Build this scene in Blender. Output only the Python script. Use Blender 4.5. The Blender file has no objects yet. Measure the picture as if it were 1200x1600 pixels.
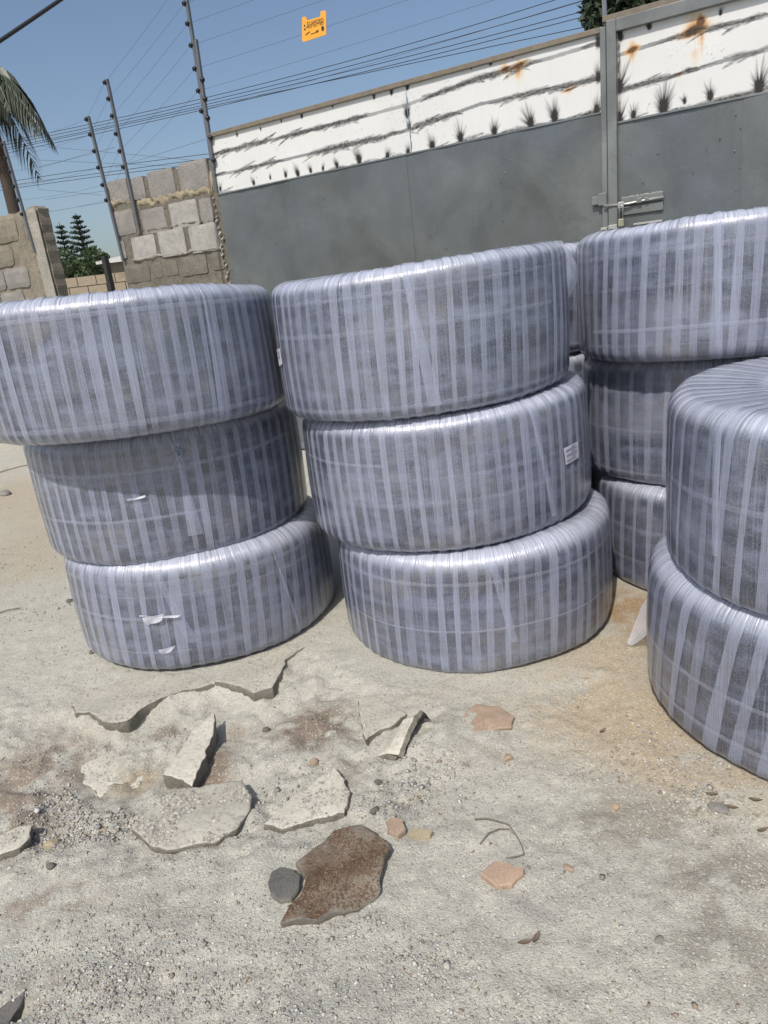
import bpy, bmesh, math, random
import numpy as np
from mathutils import Vector, Matrix
R = math.radians
rng = np.random.default_rng(7)
random.seed(7)
scene = bpy.context.scene
col = scene.collection

# ------------------------------------------------------------------ camera
F_PX, PITCH, CAM_H = 1110.0, R(18.0), 1.5
DV = np.array([400., 3400.]); DV /= np.linalg.norm(DV)
RV = np.array([DV[1], -DV[0]])
cam_d = bpy.data.cameras.new('camera'); cam = bpy.data.objects.new('camera', cam_d); col.objects.link(cam)
cam_d.sensor_fit = 'HORIZONTAL'; cam_d.sensor_width = 36; cam_d.lens = 36 * F_PX / 1200
cam_d.clip_start = 0.05; cam_d.clip_end = 2000
_R = Vector((1, 0, 0)); _D = Vector((0, -math.sin(PITCH), -math.cos(PITCH)))
_ex = _R * RV[0] + _D * DV[0]; _ey = _R * RV[1] + _D * DV[1]
_X = _ex; _Y = -_ey; _Z = _X.cross(_Y)
cam.matrix_world = Matrix(((_X.x, _Y.x, _Z.x, 0), (_X.y, _Y.y, _Z.y, 0), (_X.z, _Y.z, _Z.z, CAM_H), (0, 0, 0, 1)))
scene.camera = cam
scene.render.resolution_x = 768; scene.render.resolution_y = 1024

# ------------------------------------------------------------------ sky, sun, exposure
SUN_EL = R(51)
to_sun_h = Vector((-math.sin(R(23)), -math.cos(R(23))))           # horizontal direction towards the sun
SUN_DIR = Vector((to_sun_h.x * math.cos(SUN_EL), to_sun_h.y * math.cos(SUN_EL), math.sin(SUN_EL)))
w = bpy.data.worlds.new('World'); scene.world = w; w.use_nodes = True
wn = w.node_tree.nodes; wl = w.node_tree.links
bg = wn['Background']; sky = wn.new('ShaderNodeTexSky'); sky.sky_type = 'NISHITA'; sky.sun_disc = False
sky.sun_elevation = SUN_EL; sky.sun_rotation = math.atan2(to_sun_h.x, to_sun_h.y)
sky.air_density = 1.0; sky.dust_density = 2.5; sky.ozone_density = 1.5; sky.altitude = 0
bg.inputs['Strength'].default_value = 0.12
wl.new(sky.outputs[0], bg.inputs['Color'])
sd = bpy.data.lights.new('sun', 'SUN'); sun = bpy.data.objects.new('sun', sd); col.objects.link(sun)
sd.energy = 3.6; sd.angle = R(0.55); sd.color = (1.0, 0.95, 0.87)
sun.rotation_euler = (-SUN_DIR).to_track_quat('-Z', 'Y').to_euler(); sun.location = (-4, -3, 9)
vs = scene.view_settings; vs.view_transform = 'Standard'; vs.look = 'None'; vs.exposure = 0.0; vs.gamma = 1.0
vs.use_curve_mapping = False

# ------------------------------------------------------------------ photo pixel -> place
def ray(px, py):
    v = np.array([px - 600., py - 800.]); d = v @ DV / F_PX; r = v @ RV / F_PX
    c, s = math.cos(PITCH), math.sin(PITCH)
    return np.array([r, c - s * d, -s - c * d])
CAMP = np.array([0, 0, CAM_H])
def at_z(px, py, z=0.0):
    q = ray(px, py); return q * ((z - CAM_H) / q[2]) + CAMP
def at_y(px, py, y):
    q = ray(px, py); return q * (y / q[1]) + CAMP
G0 = np.array([-1.1417, 7.144]); GD = np.array([0.8560642, -0.5168695]); GN = np.array([0.5168695, 0.8560642])
def gp(px, py, off=0.0):                                   # -> (s along the gate plane, z)
    q = ray(px, py); t = (G0 @ GN + off) / (q[:2] @ GN); P = q * t + CAMP
    return float((P[:2] - G0) @ GD), float(P[2])
def gxyz(s, z, off=0.0):                                   # off: metres behind (+) / in front of (-) the gate plane
    p = G0 + GD * s + GN * off; return (float(p[0]), float(p[1]), float(z))

# ------------------------------------------------------------------ noise
def _hash(ix, iy, seed):
    h = (ix.astype(np.int64) * 374761393 + iy.astype(np.int64) * 668265263 + seed * 1442695041) & 0xffffffff
    h = ((h ^ (h >> 13)) * 1274126177) & 0xffffffff
    return ((h ^ (h >> 16)) & 0xffff) / 65535.0
def vnoise(x, y, seed=0):
    x = np.asarray(x, float); y = np.asarray(y, float)
    ix = np.floor(x); iy = np.floor(y); fx = x - ix; fy = y - iy
    fx = fx * fx * (3 - 2 * fx); fy = fy * fy * (3 - 2 * fy)
    a = _hash(ix, iy, seed); b = _hash(ix + 1, iy, seed); c = _hash(ix, iy + 1, seed); d = _hash(ix + 1, iy + 1, seed)
    return (a * (1 - fx) + b * fx) * (1 - fy) + (c * (1 - fx) + d * fx) * fy
def fbm(x, y, seed=0, o=4):
    t = 0; a = 0.5; n = 0
    for i in range(o):
        t = t + a * vnoise(np.asarray(x) * 2 ** i, np.asarray(y) * 2 ** i, seed + i * 17); n += a; a *= 0.5
    return t / n

# ------------------------------------------------------------------ mesh helpers
def link(o, parent=None):
    col.objects.link(o)
    if parent is not None: o.parent = parent
    return o
def mk(name, verts, faces, mat=None, parent=None, smooth=False, mats=None, mi=None):
    me = bpy.data.meshes.new(name)
    if isinstance(verts, np.ndarray): verts = verts.tolist()
    if isinstance(faces, np.ndarray): faces = faces.tolist()
    me.from_pydata(verts, [], faces); me.update()
    if mats:
        for m in mats: me.materials.append(m)
        if mi is not None: me.polygons.foreach_set('material_index', np.asarray(mi, dtype=np.int32))
    elif mat: me.materials.append(mat)
    if smooth: me.polygons.foreach_set('use_smooth', np.ones(len(me.polygons), dtype=bool))
    return link(bpy.data.objects.new(name, me), parent)
def tag(o, label=None, cat=None, group=None, kind=None):
    o['kind'] = kind or 'thing'
    if label: o['label'] = label
    if cat: o['category'] = cat
    if group: o['group'] = group
    if kind: o['kind'] = kind
    return o
def empty(name, loc=(0, 0, 0)):
    o = bpy.data.objects.new(name, None); o.location = loc; o.empty_display_size = 0.1
    return link(o)
def grid_faces(nu, nv, wrap_u=False, wrap_v=False):
    iu = np.arange(nu if wrap_u else nu - 1); iv = np.arange(nv if wrap_v else nv - 1)
    A, B = np.meshgrid(iu, iv, indexing='ij'); A2 = (A + 1) % nu; B2 = (B + 1) % nv
    return np.stack([A * nv + B, A2 * nv + B, A2 * nv + B2, A * nv + B2], -1).reshape(-1, 4)
class MB:
    def __init__(s): s.v = []; s.f = []
    def add(s, v, f):
        k = len(s.v); s.v += [tuple(map(float, p)) for p in v]; s.f += [tuple(i + k for i in q) for q in f]
    def box8(s, p): s.add(p, [(0, 3, 2, 1), (4, 5, 6, 7), (0, 1, 5, 4), (1, 2, 6, 5), (2, 3, 7, 6), (3, 0, 4, 7)])
    def gbox(s, s0, s1, z0, z1, o0, o1):                   # box on the gate axes (o: behind +)
        s.box8([gxyz(s0, z0, o0), gxyz(s1, z0, o0), gxyz(s1, z0, o1), gxyz(s0, z0, o1),
                gxyz(s0, z1, o0), gxyz(s1, z1, o0), gxyz(s1, z1, o1), gxyz(s0, z1, o1)])
    def tube(s, pts, rad, n=6, cap=True):
        pts = [Vector(p) for p in pts]; rad = rad if hasattr(rad, '__len__') else [rad] * len(pts)
        rings = []; up = None
        for i, p in enumerate(pts):
            t = (pts[min(i + 1, len(pts) - 1)] - pts[max(i - 1, 0)]).normalized()
            if up is None: up = Vector((0, 0, 1)) if abs(t.z) < .9 else Vector((1, 0, 0))
            a = t.cross(up).normalized(); b = a.cross(t).normalized(); up = b
            rings += [tuple(p + (a * math.cos(2 * math.pi * k / n) + b * math.sin(2 * math.pi * k / n)) * rad[i]) for k in range(n)]
        f = [(i * n + k, i * n + (k + 1) % n, (i + 1) * n + (k + 1) % n, (i + 1) * n + k) for i in range(len(pts) - 1) for k in range(n)]
        if cap: f += [tuple(range(n))[::-1], tuple((len(pts) - 1) * n + k for k in range(n))]
        s.add(rings, f)
    def build(s, name, mat, parent=None, smooth=False): return mk(name, s.v, s.f, mat, parent, smooth)
def bevel(o, wd=0.004, seg=2):
    m = o.modifiers.new('bevel', 'BEVEL'); m.width = wd; m.segments = seg; m.limit_method = 'ANGLE'; return o

# ------------------------------------------------------------------ materials
class NT:
    def __init__(s, name):
        s.m = bpy.data.materials.new(name); s.m.use_nodes = True; s.n = s.m.node_tree.nodes; s.l = s.m.node_tree.links
        s.b = s.n['Principled BSDF']
    def node(s, t, **k):
        n = s.n.new(t)
        for a, v in k.items():
            if a in n.inputs: n.inputs[a].default_value = v
            else: setattr(n, a, v)
        return n
    def lk(s, a, b): s.l.new(a, b)
    def coord(s, kind='Object', scale=(1, 1, 1), rot=(0, 0, 0)):
        c = s.node('ShaderNodeTexCoord'); m = s.node('ShaderNodeMapping'); m.inputs['Scale'].default_value = scale
        m.inputs['Rotation'].default_value = rot
        s.lk(c.outputs[kind], m.inputs[0]); return m.outputs[0]
    def noise(s, vec, scale, detail=5, rough=.6, dist=0):
        n = s.node('ShaderNodeTexNoise'); n.inputs['Scale'].default_value = scale; n.inputs['Detail'].default_value = detail
        n.inputs['Roughness'].default_value = rough; n.inputs['Distortion'].default_value = dist; s.lk(vec, n.inputs['Vector']); return n.outputs['Fac']
    def voro(s, vec, scale, out='Distance', feature='F1'):
        n = s.node('ShaderNodeTexVoronoi'); n.feature = feature; n.inputs['Scale'].default_value = scale; s.lk(vec, n.inputs['Vector']); return n.outputs[out]
    def ramp(s, fac, stops):
        r = s.node('ShaderNodeValToRGB'); e = r.color_ramp.elements
        while len(e) < len(stops): e.new(0.5)
        for q, (p, c) in zip(e, stops):
            q.position = p; q.color = (c, c, c, 1) if isinstance(c, (int, float)) else (*c, 1)
        s.lk(fac, r.inputs[0]); return r.outputs[0]
    def mix(s, fac, a, b, mode='MIX'):
        m = s.node('ShaderNodeMix'); m.data_type = 'RGBA'; m.blend_type = mode
        for i, v in ((0, fac), (6, a), (7, b)):
            if hasattr(v, 'is_output'): s.lk(v, m.inputs[i])
            else: m.inputs[i].default_value = v if i == 0 else ((*v, 1) if len(v) == 3 else v)
        return m.outputs[2]
    def math(s, op, a, b=0.0):
        m = s.node('ShaderNodeMath'); m.operation = op
        for i, v in ((0, a), (1, b)):
            if hasattr(v, 'is_output'): s.lk(v, m.inputs[i])
            else: m.inputs[i].default_value = v
        return m.outputs[0]
    def attr(s, name):
        a = s.node('ShaderNodeAttribute'); a.attribute_name = name; return a
    def bump(s, h, strength=.5, dist=.01, prev=None):
        b = s.node('ShaderNodeBump'); b.inputs['Strength'].default_value = strength; b.inputs['Distance'].default_value = dist
        s.lk(h, b.inputs['Height'])
        if prev is not None: s.lk(prev, b.inputs['Normal'])
        return b.outputs[0]
    def set(s, **k):
        for a, v in k.items():
            i = s.b.inputs[a.replace('_', ' ')]
            if hasattr(v, 'is_output'): s.lk(v, i)
            else: i.default_value = (*v, 1) if isinstance(v, tuple) and len(v) == 3 else v
        return s.m
def simple(name, c, rough=.6, metal=0.0, var=.25, scale=14, bump=.15, dist=.003):
    t = NT(name); v = t.coord('Object'); n = t.noise(v, scale, 6)
    t.set(Base_Color=t.mix(n, tuple(x * (1 - var) for x in c), tuple(min(1, x * (1 + var)) for x in c)), Roughness=rough, Metallic=metal)
    if bump: t.set(Normal=t.bump(t.noise(v, scale * 4, 5), bump, dist))
    return t.m

def m_ground():
    t = NT('dusty_ground'); v = t.coord('Object')
    a = t.noise(v, 1.1, 6, .65); b = t.noise(v, 9, 8, .7); c = t.noise(v, 70, 5, .7); d = t.noise(v, 320, 3, .6)
    base = t.mix(t.ramp(a, [(.3, 0.), (.7, 1.)]), (.475, .468, .412), (.515, .497, .425))
    base = t.mix(t.ramp(b, [(.38, .0), (.66, .45)]), base, (.325, .315, .285))
    st = t.attr('stain'); base = t.mix(st.outputs['Alpha'], base, st.outputs['Color'])
    base = t.mix(t.ramp(c, [(.33, .5), (.43, 0.)]), base, (.25, .235, .195))
    base = t.mix(t.ramp(c, [(.55, 0.), (.75, .35)]), base, (.56, .54, .47))
    vc = t.voro(v, 210, 'Color'); sep = t.node('ShaderNodeSeparateColor'); t.lk(vc, sep.inputs[0])
    base = t.mix(t.ramp(sep.outputs[0], [(.88, 0.), (.95, .5)]), base, (.66, .645, .58))
    base = t.mix(t.ramp(sep.outputs[1], [(.88, 0.), (.96, .55)]), base, (.19, .18, .165))
    base = t.mix(t.ramp(d, [(.33, .5), (.44, 0.)]), base, (.2, .19, .165)); base = t.mix(t.ramp(d, [(.56, 0.), (.68, .5)]), base, (.62, .60, .53))
    h = t.math('ADD', t.math('MULTIPLY', c, .55), t.math('MULTIPLY', d, .25))
    h = t.math('ADD', h, t.math('MULTIPLY', t.voro(v, 210), -.22)); h = t.math('ADD', h, t.math('MULTIPLY', b, 1.3))
    return t.set(Base_Color=base, Roughness=.95, Specular_IOR_Level=.15, Normal=t.bump(h, .85, .010))
def m_gravel():
    t = NT('gravel_stone'); a = t.attr('tint'); v = t.coord('Object')
    return t.set(Base_Color=t.mix(t.noise(v, 150, 3), t.mix(.25, a.outputs['Color'], (.1, .1, .1)), a.outputs['Color']), Roughness=.95, Specular_IOR_Level=.2,
                 Normal=t.bump(t.noise(v, 300, 3), .5, .002))
def m_concrete(name, c, dark=.6, scale=16, pit=.5, dist=.006, dust=None):
    t = NT(name); v = t.coord('Object'); n = t.noise(v, scale * .25, 6, .65); f = t.noise(v, scale * 6, 5, .7); g = t.noise(v, scale, 6, .7)
    base = t.mix(t.ramp(n, [(.3, 0.), (.7, 1.)]), tuple(x * .8 for x in c), tuple(min(x * 1.12, 1) for x in c))
    base = t.mix(t.ramp(g, [(.34, .55), (.52, 0.)]), base, tuple(x * dark for x in c))
    base = t.mix(t.ramp(f, [(.36, .6), (.48, 0.)]), base, tuple(x * .45 for x in c))
    base = t.mix(t.ramp(f, [(.58, 0.), (.72, .5)]), base, tuple(min(x * 1.4, 1) for x in c))
    if dust: base = t.mix(t.ramp(t.noise(v, 7, 6, .7), [(.42, 0.), (.6, .85)]), base, dust)
    h = t.math('ADD', f, t.math('MULTIPLY', g, .8))
    return t.set(Base_Color=base, Roughness=.93, Specular_IOR_Level=.15, Normal=t.bump(h, pit, dist))
def m_core():
    t = NT('hose_under_film'); uv = t.node('ShaderNodeUVMap').outputs[0]
    def mp(sc):
        m = t.node('ShaderNodeMapping'); m.inputs['Scale'].default_value = sc; t.lk(uv, m.inputs[0]); return m.outputs[0]
    oi = t.node('ShaderNodeObjectInfo')
    off = t.node('ShaderNodeVectorMath'); off.operation = 'ADD'; cmb = t.node('ShaderNodeCombineXYZ')
    t.lk(t.math('MULTIPLY', oi.outputs['Random'], 37.0), cmb.inputs[0]); t.lk(t.math('MULTIPLY', oi.outputs['Random'], 11.0), cmb.inputs[1])
    t.lk(uv, off.inputs[0]); t.lk(cmb.outputs[0], off.inputs[1])
    def mo(sc):
        m = t.node('ShaderNodeMapping'); m.inputs['Scale'].default_value = sc; t.lk(off.outputs[0], m.inputs[0]); return m.outputs[0]
    rows = t.noise(mo((1.6, 22, 1)), 1.0, 4, .6)            # turns of hose showing through
    blocks = t.noise(mo((10, 14, 1)), 1.0, 3, .6)
    stri = t.noise(mo((240, 2.2, 1)), 1.0, 3, .7)           # film pulled tight
    fine = t.noise(mo((190, 190, 1)), 1.0, 3, .75)
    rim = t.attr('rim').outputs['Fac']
    base = t.mix(t.ramp(rows, [(.34, 0.), (.64, 1.)]), (.034, .044, .075), (.132, .150, .220))
    base = t.mix(t.ramp(blocks, [(.42, .8), (.58, 0.)]), base, (.018, .023, .040))
    base = t.mix(t.ramp(stri, [(.52, 0.), (.76, .36)]), base, (.42, .455, .59))
    base = t.mix(t.ramp(fine, [(.48, 0.), (.7, .42)]), base, (.36, .38, .47))
    cloud = t.ramp(t.noise(mo((1.3, 3.2, 1)), 1.0, 6, .7), [(.42, 0.), (.72, .38)])
    base = t.mix(t.math('MULTIPLY', cloud, t.math('ADD', oi.outputs['Random'], .25)), base, (.40, .425, .52))
    dust = t.ramp(t.noise(mo((2.6, 4.5, 1)), 1.0, 6, .7), [(.53, 0.), (.76, .5)])
    base = t.mix(dust, base, (.30, .285, .265))
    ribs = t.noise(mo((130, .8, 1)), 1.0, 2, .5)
    base = t.mix(t.math('MULTIPLY', rim, t.ramp(ribs, [(.3, .2), (.65, .9)])), base, (.58, .61, .72))  # whitened ribs paint the rim's bright sheen over the bunched film
    h = t.math('ADD', t.math('MULTIPLY', stri, .8), t.math('MULTIPLY', fine, .4))
    h = t.math('ADD', h, t.math('MULTIPLY', t.math('MULTIPLY', ribs, rim), 2.6))
    nm = t.bump(h, .6, .0024)
    return t.set(Base_Color=base, Roughness=t.ramp(t.noise(mo((60, 5, 1)), 1.0, 3), [(.3, .26), (.7, .44)]), Specular_IOR_Level=.75, Coat_Weight=.9, Coat_Roughness=.17, Coat_Normal=nm, Normal=nm)
def m_film(name, c=(.455, .495, .635), lo=.2, hi=.62, rough=.24):
    t = NT(name); uv = t.node('ShaderNodeUVMap').outputs[0]
    oi = t.node('ShaderNodeObjectInfo')
    def mo(sc):
        m = t.node('ShaderNodeMapping'); m.inputs['Scale'].default_value = sc; t.lk(uv, m.inputs[0]); return m.outputs[0]
    stri = t.noise(mo((300, 3, 1)), 1.0, 3, .7); fine = t.noise(mo((200, 200, 1)), 1.0, 3, .75)
    dust = t.ramp(t.noise(mo((3, 5, 1)), 1.0, 6, .7), [(.5, 0.), (.75, .6)])
    base = t.mix(dust, t.mix(fine, tuple(x * .8 for x in c), tuple(min(1, x * 1.15) for x in c)), (.34, .32, .30))
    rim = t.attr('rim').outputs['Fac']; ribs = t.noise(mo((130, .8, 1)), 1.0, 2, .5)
    base = t.mix(t.math('MULTIPLY', rim, .75), base, (.62, .65, .76))  # paler rims and top: layered film plus sheen painted into the colour
    al = t.math('ADD', t.ramp(stri, [(.3, lo), (.75, hi)]), t.math('MULTIPLY', t.math('SUBTRACT', oi.outputs['Random'], .5), .22))
    return t.set(Base_Color=base, Roughness=rough, Specular_IOR_Level=.75, Alpha=al, Normal=t.bump(t.math('ADD', t.math('ADD', stri, t.math('MULTIPLY', fine, .4)), t.math('MULTIPLY', t.math('MULTIPLY', ribs, rim), 2.6)), .6, .0024))
def m_gate(name, c):
    t = NT(name); v = t.coord('Object'); n = t.noise(v, 1.6, 5, .6, .6); g = t.noise(v, 18, 6, .7); st = t.noise(t.coord('Object', (14, 14, .9)), 1.0, 5, .7)
    base = t.mix(t.ramp(n, [(.3, 0.), (.7, 1.)]), tuple(x * .66 for x in c), (c[0] * 1.2, c[1] * 1.22, c[2] * 1.2))  # broad mottle paints soft cloudy reflections into the sheet's colour
    base = t.mix(t.ramp(t.noise(v, .9, 3, .5, .3), [(.42, 0.), (.62, .6)]), base, (c[0] * .85, c[1] * .95, c[2] * 1.12))
    base = t.mix(t.ramp(st, [(.55, 0.), (.75, .3)]), base, tuple(x * .62 for x in c))
    base = t.mix(t.ramp(g, [(.66, 0.), (.8, .5)]), base, (.32, .31, .29))
    sc = t.noise(t.coord('Object', (3, 3, 40), (.0, .25, .3)), 3.0, 4, .75); base = t.mix(t.ramp(sc, [(.68, 0.), (.76, .5)]), base, (.36, .37, .36))
    ch = t.noise(v, 55, 2, .5); base = t.mix(t.ramp(ch, [(.76, 0.), (.80, .9)]), base, (.5, .5, .48))
    base = t.mix(t.ramp(t.noise(v, 3.2, 6, .7, 1.2), [(.6, 0.), (.7, .35)]), base, (c[0] * .55, c[1] * .55, c[2] * .55))
    return t.set(Base_Color=base, Roughness=t.ramp(n, [(.3, .28), (.7, .46)]), Metallic=.35, Specular_IOR_Level=.5,
                 Normal=t.bump(t.math('ADD', t.noise(v, 5, 4), t.math('MULTIPLY', g, .15)), .22, .02))
def m_band():
    t = NT('scorched_white_paint'); v = t.coord('Object'); g = t.noise(v, 40, 6, .7); st = t.noise(t.coord('Object', (30, 30, 3)), 1.0, 5, .7)
    base = t.mix(t.noise(v, 2.5, 5), (.585, .59, .575), (.69, .70, .69))
    base = t.mix(t.ramp(st, [(.56, 0.), (.8, .35)]), base, (.5, .48, .42))
    base = t.mix(t.ramp(g, [(.70, 0.), (.78, .8)]), base, (.2, .18, .16))
    a = t.attr('burn'); sp = t.node('ShaderNodeSeparateColor'); t.lk(a.outputs['Color'], sp.inputs[0])
    base = t.mix(sp.outputs[2], base, (.235, .24, .245))
    base = t.mix(t.ramp(sp.outputs[1], [(0.02, 0.), (.5, .8), (1., 1.)]), base, t.ramp(sp.outputs[1], [(.0, (.75, .5, .2)), (.55, (.5, .25, .06)), (1., (.12, .055, .025))]))
    base = t.mix(sp.outputs[0], base, (.022, .02, .018))
    return t.set(Base_Color=base, Roughness=.5, Specular_IOR_Level=.35, Normal=t.bump(g, .15, .003))
M = dict(
    ground=m_ground(), gravel=m_gravel(),
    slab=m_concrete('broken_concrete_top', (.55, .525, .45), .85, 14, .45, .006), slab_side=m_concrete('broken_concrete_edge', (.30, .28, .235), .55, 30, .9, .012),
    crust=m_concrete('dusty_crust', (.47, .45, .385), .82, 12, .55, .008),
    brown=m_concrete('brown_earth_face', (.215, .145, .095), .5, 22, 1.0, .014, dust=(.40, .35, .285)), puck=m_concrete('grey_puck', (.145, .14, .132), .7, 26, .5, .005),
    block=m_concrete('sandcrete_block', (.275, .262, .245), .75, 14, .7, .008), block_pale=m_concrete('pale_block', (.375, .365, .34), .7, 14, .6, .007),
    block_dark=m_concrete('mossy_block', (.19, .178, .15), .6, 12, .8, .01), mortar=m_concrete('mortar', (.225, .205, .17), .5, 20, 1.0, .015),
    mortar_yel=m_concrete('yellow_mortar', (.40, .345, .24), .7, 18, .9, .012), pillar=m_concrete('rendered_pillar', (.275, .245, .195), .6, 12, .9, .014),
    strip=m_concrete('cast_column', (.33, .31, .27), .75, 10, .5, .006), farwall=m_concrete('far_wall', (.36, .30, .22), .8, 3, .3, .01),
    core=m_core(), film=m_film('film_strip'), tie=m_film('tie_tape', (.52, .56, .70), .06, .3), seam=m_film('gathered_film', (.52, .57, .74), .15, .5, .25),
    flap=m_film('loose_clear_film', (.74, .76, .86), .45, .8, .12), gate=m_gate('grey_gate_paint', (.145, .155, .155)), frame=m_gate('gate_frame_paint', (.20, .21, .205)),
    band=m_band(), rail=simple('dusty_rail', (.185, .16, .125), .8, .1, .4, 20, .4), steel=simple('galvanised_pole', (.16, .17, .185), .45, .5, .25, 10),
    black=simple('black_plastic', (.012, .012, .014), .4, 0, .2), wire=simple('wire_steel', (.10, .10, .11), .5, .6, .1, 10, 0), cable=simple('cable_black', (.018, .018, .02), .7, 0, .1, 10, 0),
    sign=simple('orange_plastic', (.80, .36, .035), .45, 0, .06, 12, .05), ink=simple('black_ink', (.02, .018, .016), .7, 0, .1, 10, 0), paper=simple('label_paper', (.62, .63, .72), .5, 0, .04, 20, 0),
    print=simple('label_print', (.16, .16, .24), .6, 0, .1, 20, 0), brass=simple('weathered_brass', (.34, .33, .24), .45, .4, .2, 30, .1), chrome=simple('bare_steel', (.42, .42, .40), .4, .6, .2, 30, .1),
    weld=simple('weld_bead', (.36, .36, .34), .5, .2, .3, 60, .3), leafd=simple('dark_leaf', (.035, .055, .028), .5, 0, .45, 3, 0), leafp=simple('palm_leaflet', (.055, .07, .045), .45, 0, .4, 2, 0),
    needle=simple('needle_foliage', (.030, .046, .032), .7, 0, .4, 1, 0), leafm=simple('bush_leaf', (.05, .078, .028), .6, 0, .5, .6, 0), bark=simple('bark', (.065, .048, .036), .9, 0, .4, 8, .6, .02),
    terra=m_concrete('fired_clay', (.45, .325, .24), .8, 30, .3, .003), pink=m_concrete('pinkish_stone', (.42, .315, .235), .75, 30, .6, .006), grey=m_concrete('grey_stone', (.26, .25, .225), .7, 30, .6, .006),
    dstone=m_concrete('dark_stone', (.165, .155, .138), .6, 30, .6, .006), yel=m_concrete('yellow_chip', (.42, .36, .25), .8, 30, .5, .004), dleaf=simple('dead_leaf', (.15, .115, .08), .7, 0, .4, 60, .3),
    twig=simple('dry_twig', (.16, .14, .11), .85, 0, .3, 60, .3), white=simple('white_roof', (.55, .54, .5), .6, 0, .15, 3, 0), rust=simple('dark_post', (.035, .032, .03), .7, .2, .3, 20, .2))

# ================================================================== GROUND
def P(l, z=0.0): return [at_z(x, y, z)[:2] for x, y in l]
def poly_sd(x, y, poly):                                    # signed distance, negative inside
    x = np.asarray(x, float); y = np.asarray(y, float); n = len(poly); d = np.full(x.shape, 1e9); ins = np.zeros(x.shape, bool)
    for i in range(n):
        ax, ay = poly[i]; bx, by = poly[(i + 1) % n]; ex, ey = bx - ax, by - ay
        t = np.clip(((x - ax) * ex + (y - ay) * ey) / (ex * ex + ey * ey + 1e-12), 0, 1)
        d = np.minimum(d, np.hypot(x - ax - t * ex, y - ay - t * ey))
        c = ((ay > y) != (by > y)) & (x < (bx - ax) * (y - ay) / (by - ay + 1e-12) + ax); ins ^= c
    return np.where(ins, -d, d)
DUG = P([(-120, 1150), (40, 1105), (115, 1115), (180, 1132), (225, 1102), (330, 1068), (400, 1083), (432, 1062), (448, 1030), (500, 1040), (590, 1075), (690, 1100),
         (700, 1180), (640, 1250), (600, 1300), (560, 1330), (420, 1330), (360, 1345), (200, 1350), (60, 1360), (-120, 1370)])
PIT = P([(120, 1180), (165, 1165), (240, 1205), (215, 1235), (165, 1252), (125, 1222)])
def sstep(a, b, x):
    t = np.clip((x - a) / (b - a), 0, 1); return t * t * (3 - 2 * t)
def gblob(x, y, px, py, rx, ry=None):
    c = at_z(px, py); ry = ry or rx; return np.exp(-((x - c[0]) / rx) ** 2 - ((y - c[1]) / ry) ** 2)
def ground_z(x, y):
    x = np.asarray(x, float); y = np.asarray(y, float)
    sd = poly_sd(x, y, DUG) + .03 * (fbm(x * 9, y * 9, 5) - .5)
    dug = np.clip(1.5 * gblob(x, y, 260, 1190, .62, .62), 0, 1); wd = .05 + .32 * sstep(2.35, 1.95, y); z = -.042 * np.clip((.012 - sd) / (wd + .012), 0, 1) ** 1.0 * dug
    z = z - .018 * (1 - sstep(-.06, .03, poly_sd(x, y, PIT)))
    near = np.exp(-((x / 3.0) ** 2 + ((y - 1.6) / 1.7) ** 2))
    rough = sstep(.12, -.12, sd)
    z = z + (fbm(x * 2.2, y * 2.2, 31, 3) - .5) * .035 * near
    z = z + (fbm(x * 11, y * 11, 41, 4) - .5) * (.018 + .03 * rough) * (.3 + near)
    z = z + (fbm(x * 42, y * 42, 51, 3) - .5) * (.011 + .009 * rough) * np.clip(near * 2, .25, 1)
    z = z + .022 * gblob(x, y, 690, 1150, .14) + .02 * gblob(x, y, 480, 1180, .2, .12) + .025 * gblob(x, y, 60, 1230, .12, .2)
    z = z - .05 * gblob(x, y, 15, 1578, .045, .02)          # dark hole near the frame's corner
    # flat, packed seats under the coils
    for cx, cy in ((-.913, 3.327), (.38, 3.022), (1.66, 3.27), (1.468, 2.051), (.86, 4.25)):
        k = sstep(.78, .6, np.hypot(x - cx, y - cy)); z = z * (1 - k)
    return z
def gz(x, y): return float(ground_z(np.array([x]), np.array([y]))[0])
def graded(a, b, step, far, g=1.18):
    mid = np.arange(a, b + step * .5, step); lo = []; d = step; x = a
    while x > -far: d *= g; x -= d; lo.append(x)
    hi = []; d = step; x = mid[-1]
    while x < far: d *= g; x += d; hi.append(x)
    return np.array(lo[::-1] + mid.tolist() + hi)
gx = graded(-2.0, 1.75, .0115, 500); gy = graded(.75, 3.3, .0115, 500)
GX, GY = np.meshgrid(gx, gy, indexing='ij'); GZ = ground_z(GX, GY)
gv = np.stack([GX, GY, GZ], -1).reshape(-1, 3)
gme = bpy.data.meshes.new('ground'); gf = grid_faces(len(gx), len(gy))
gme.vertices.add(len(gv)); gme.vertices.foreach_set('co', gv.ravel())
gme.loops.add(gf.size); gme.loops.foreach_set('vertex_index', gf.ravel().astype(np.int32))
gme.polygons.add(len(gf)); gme.polygons.foreach_set('loop_start', np.arange(0, gf.size, 4, dtype=np.int32)); gme.polygons.foreach_set('loop_total', np.full(len(gf), 4, dtype=np.int32))
gme.update(calc_edges=True); gme.polygons.foreach_set('use_smooth', np.ones(len(gf), bool))
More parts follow.
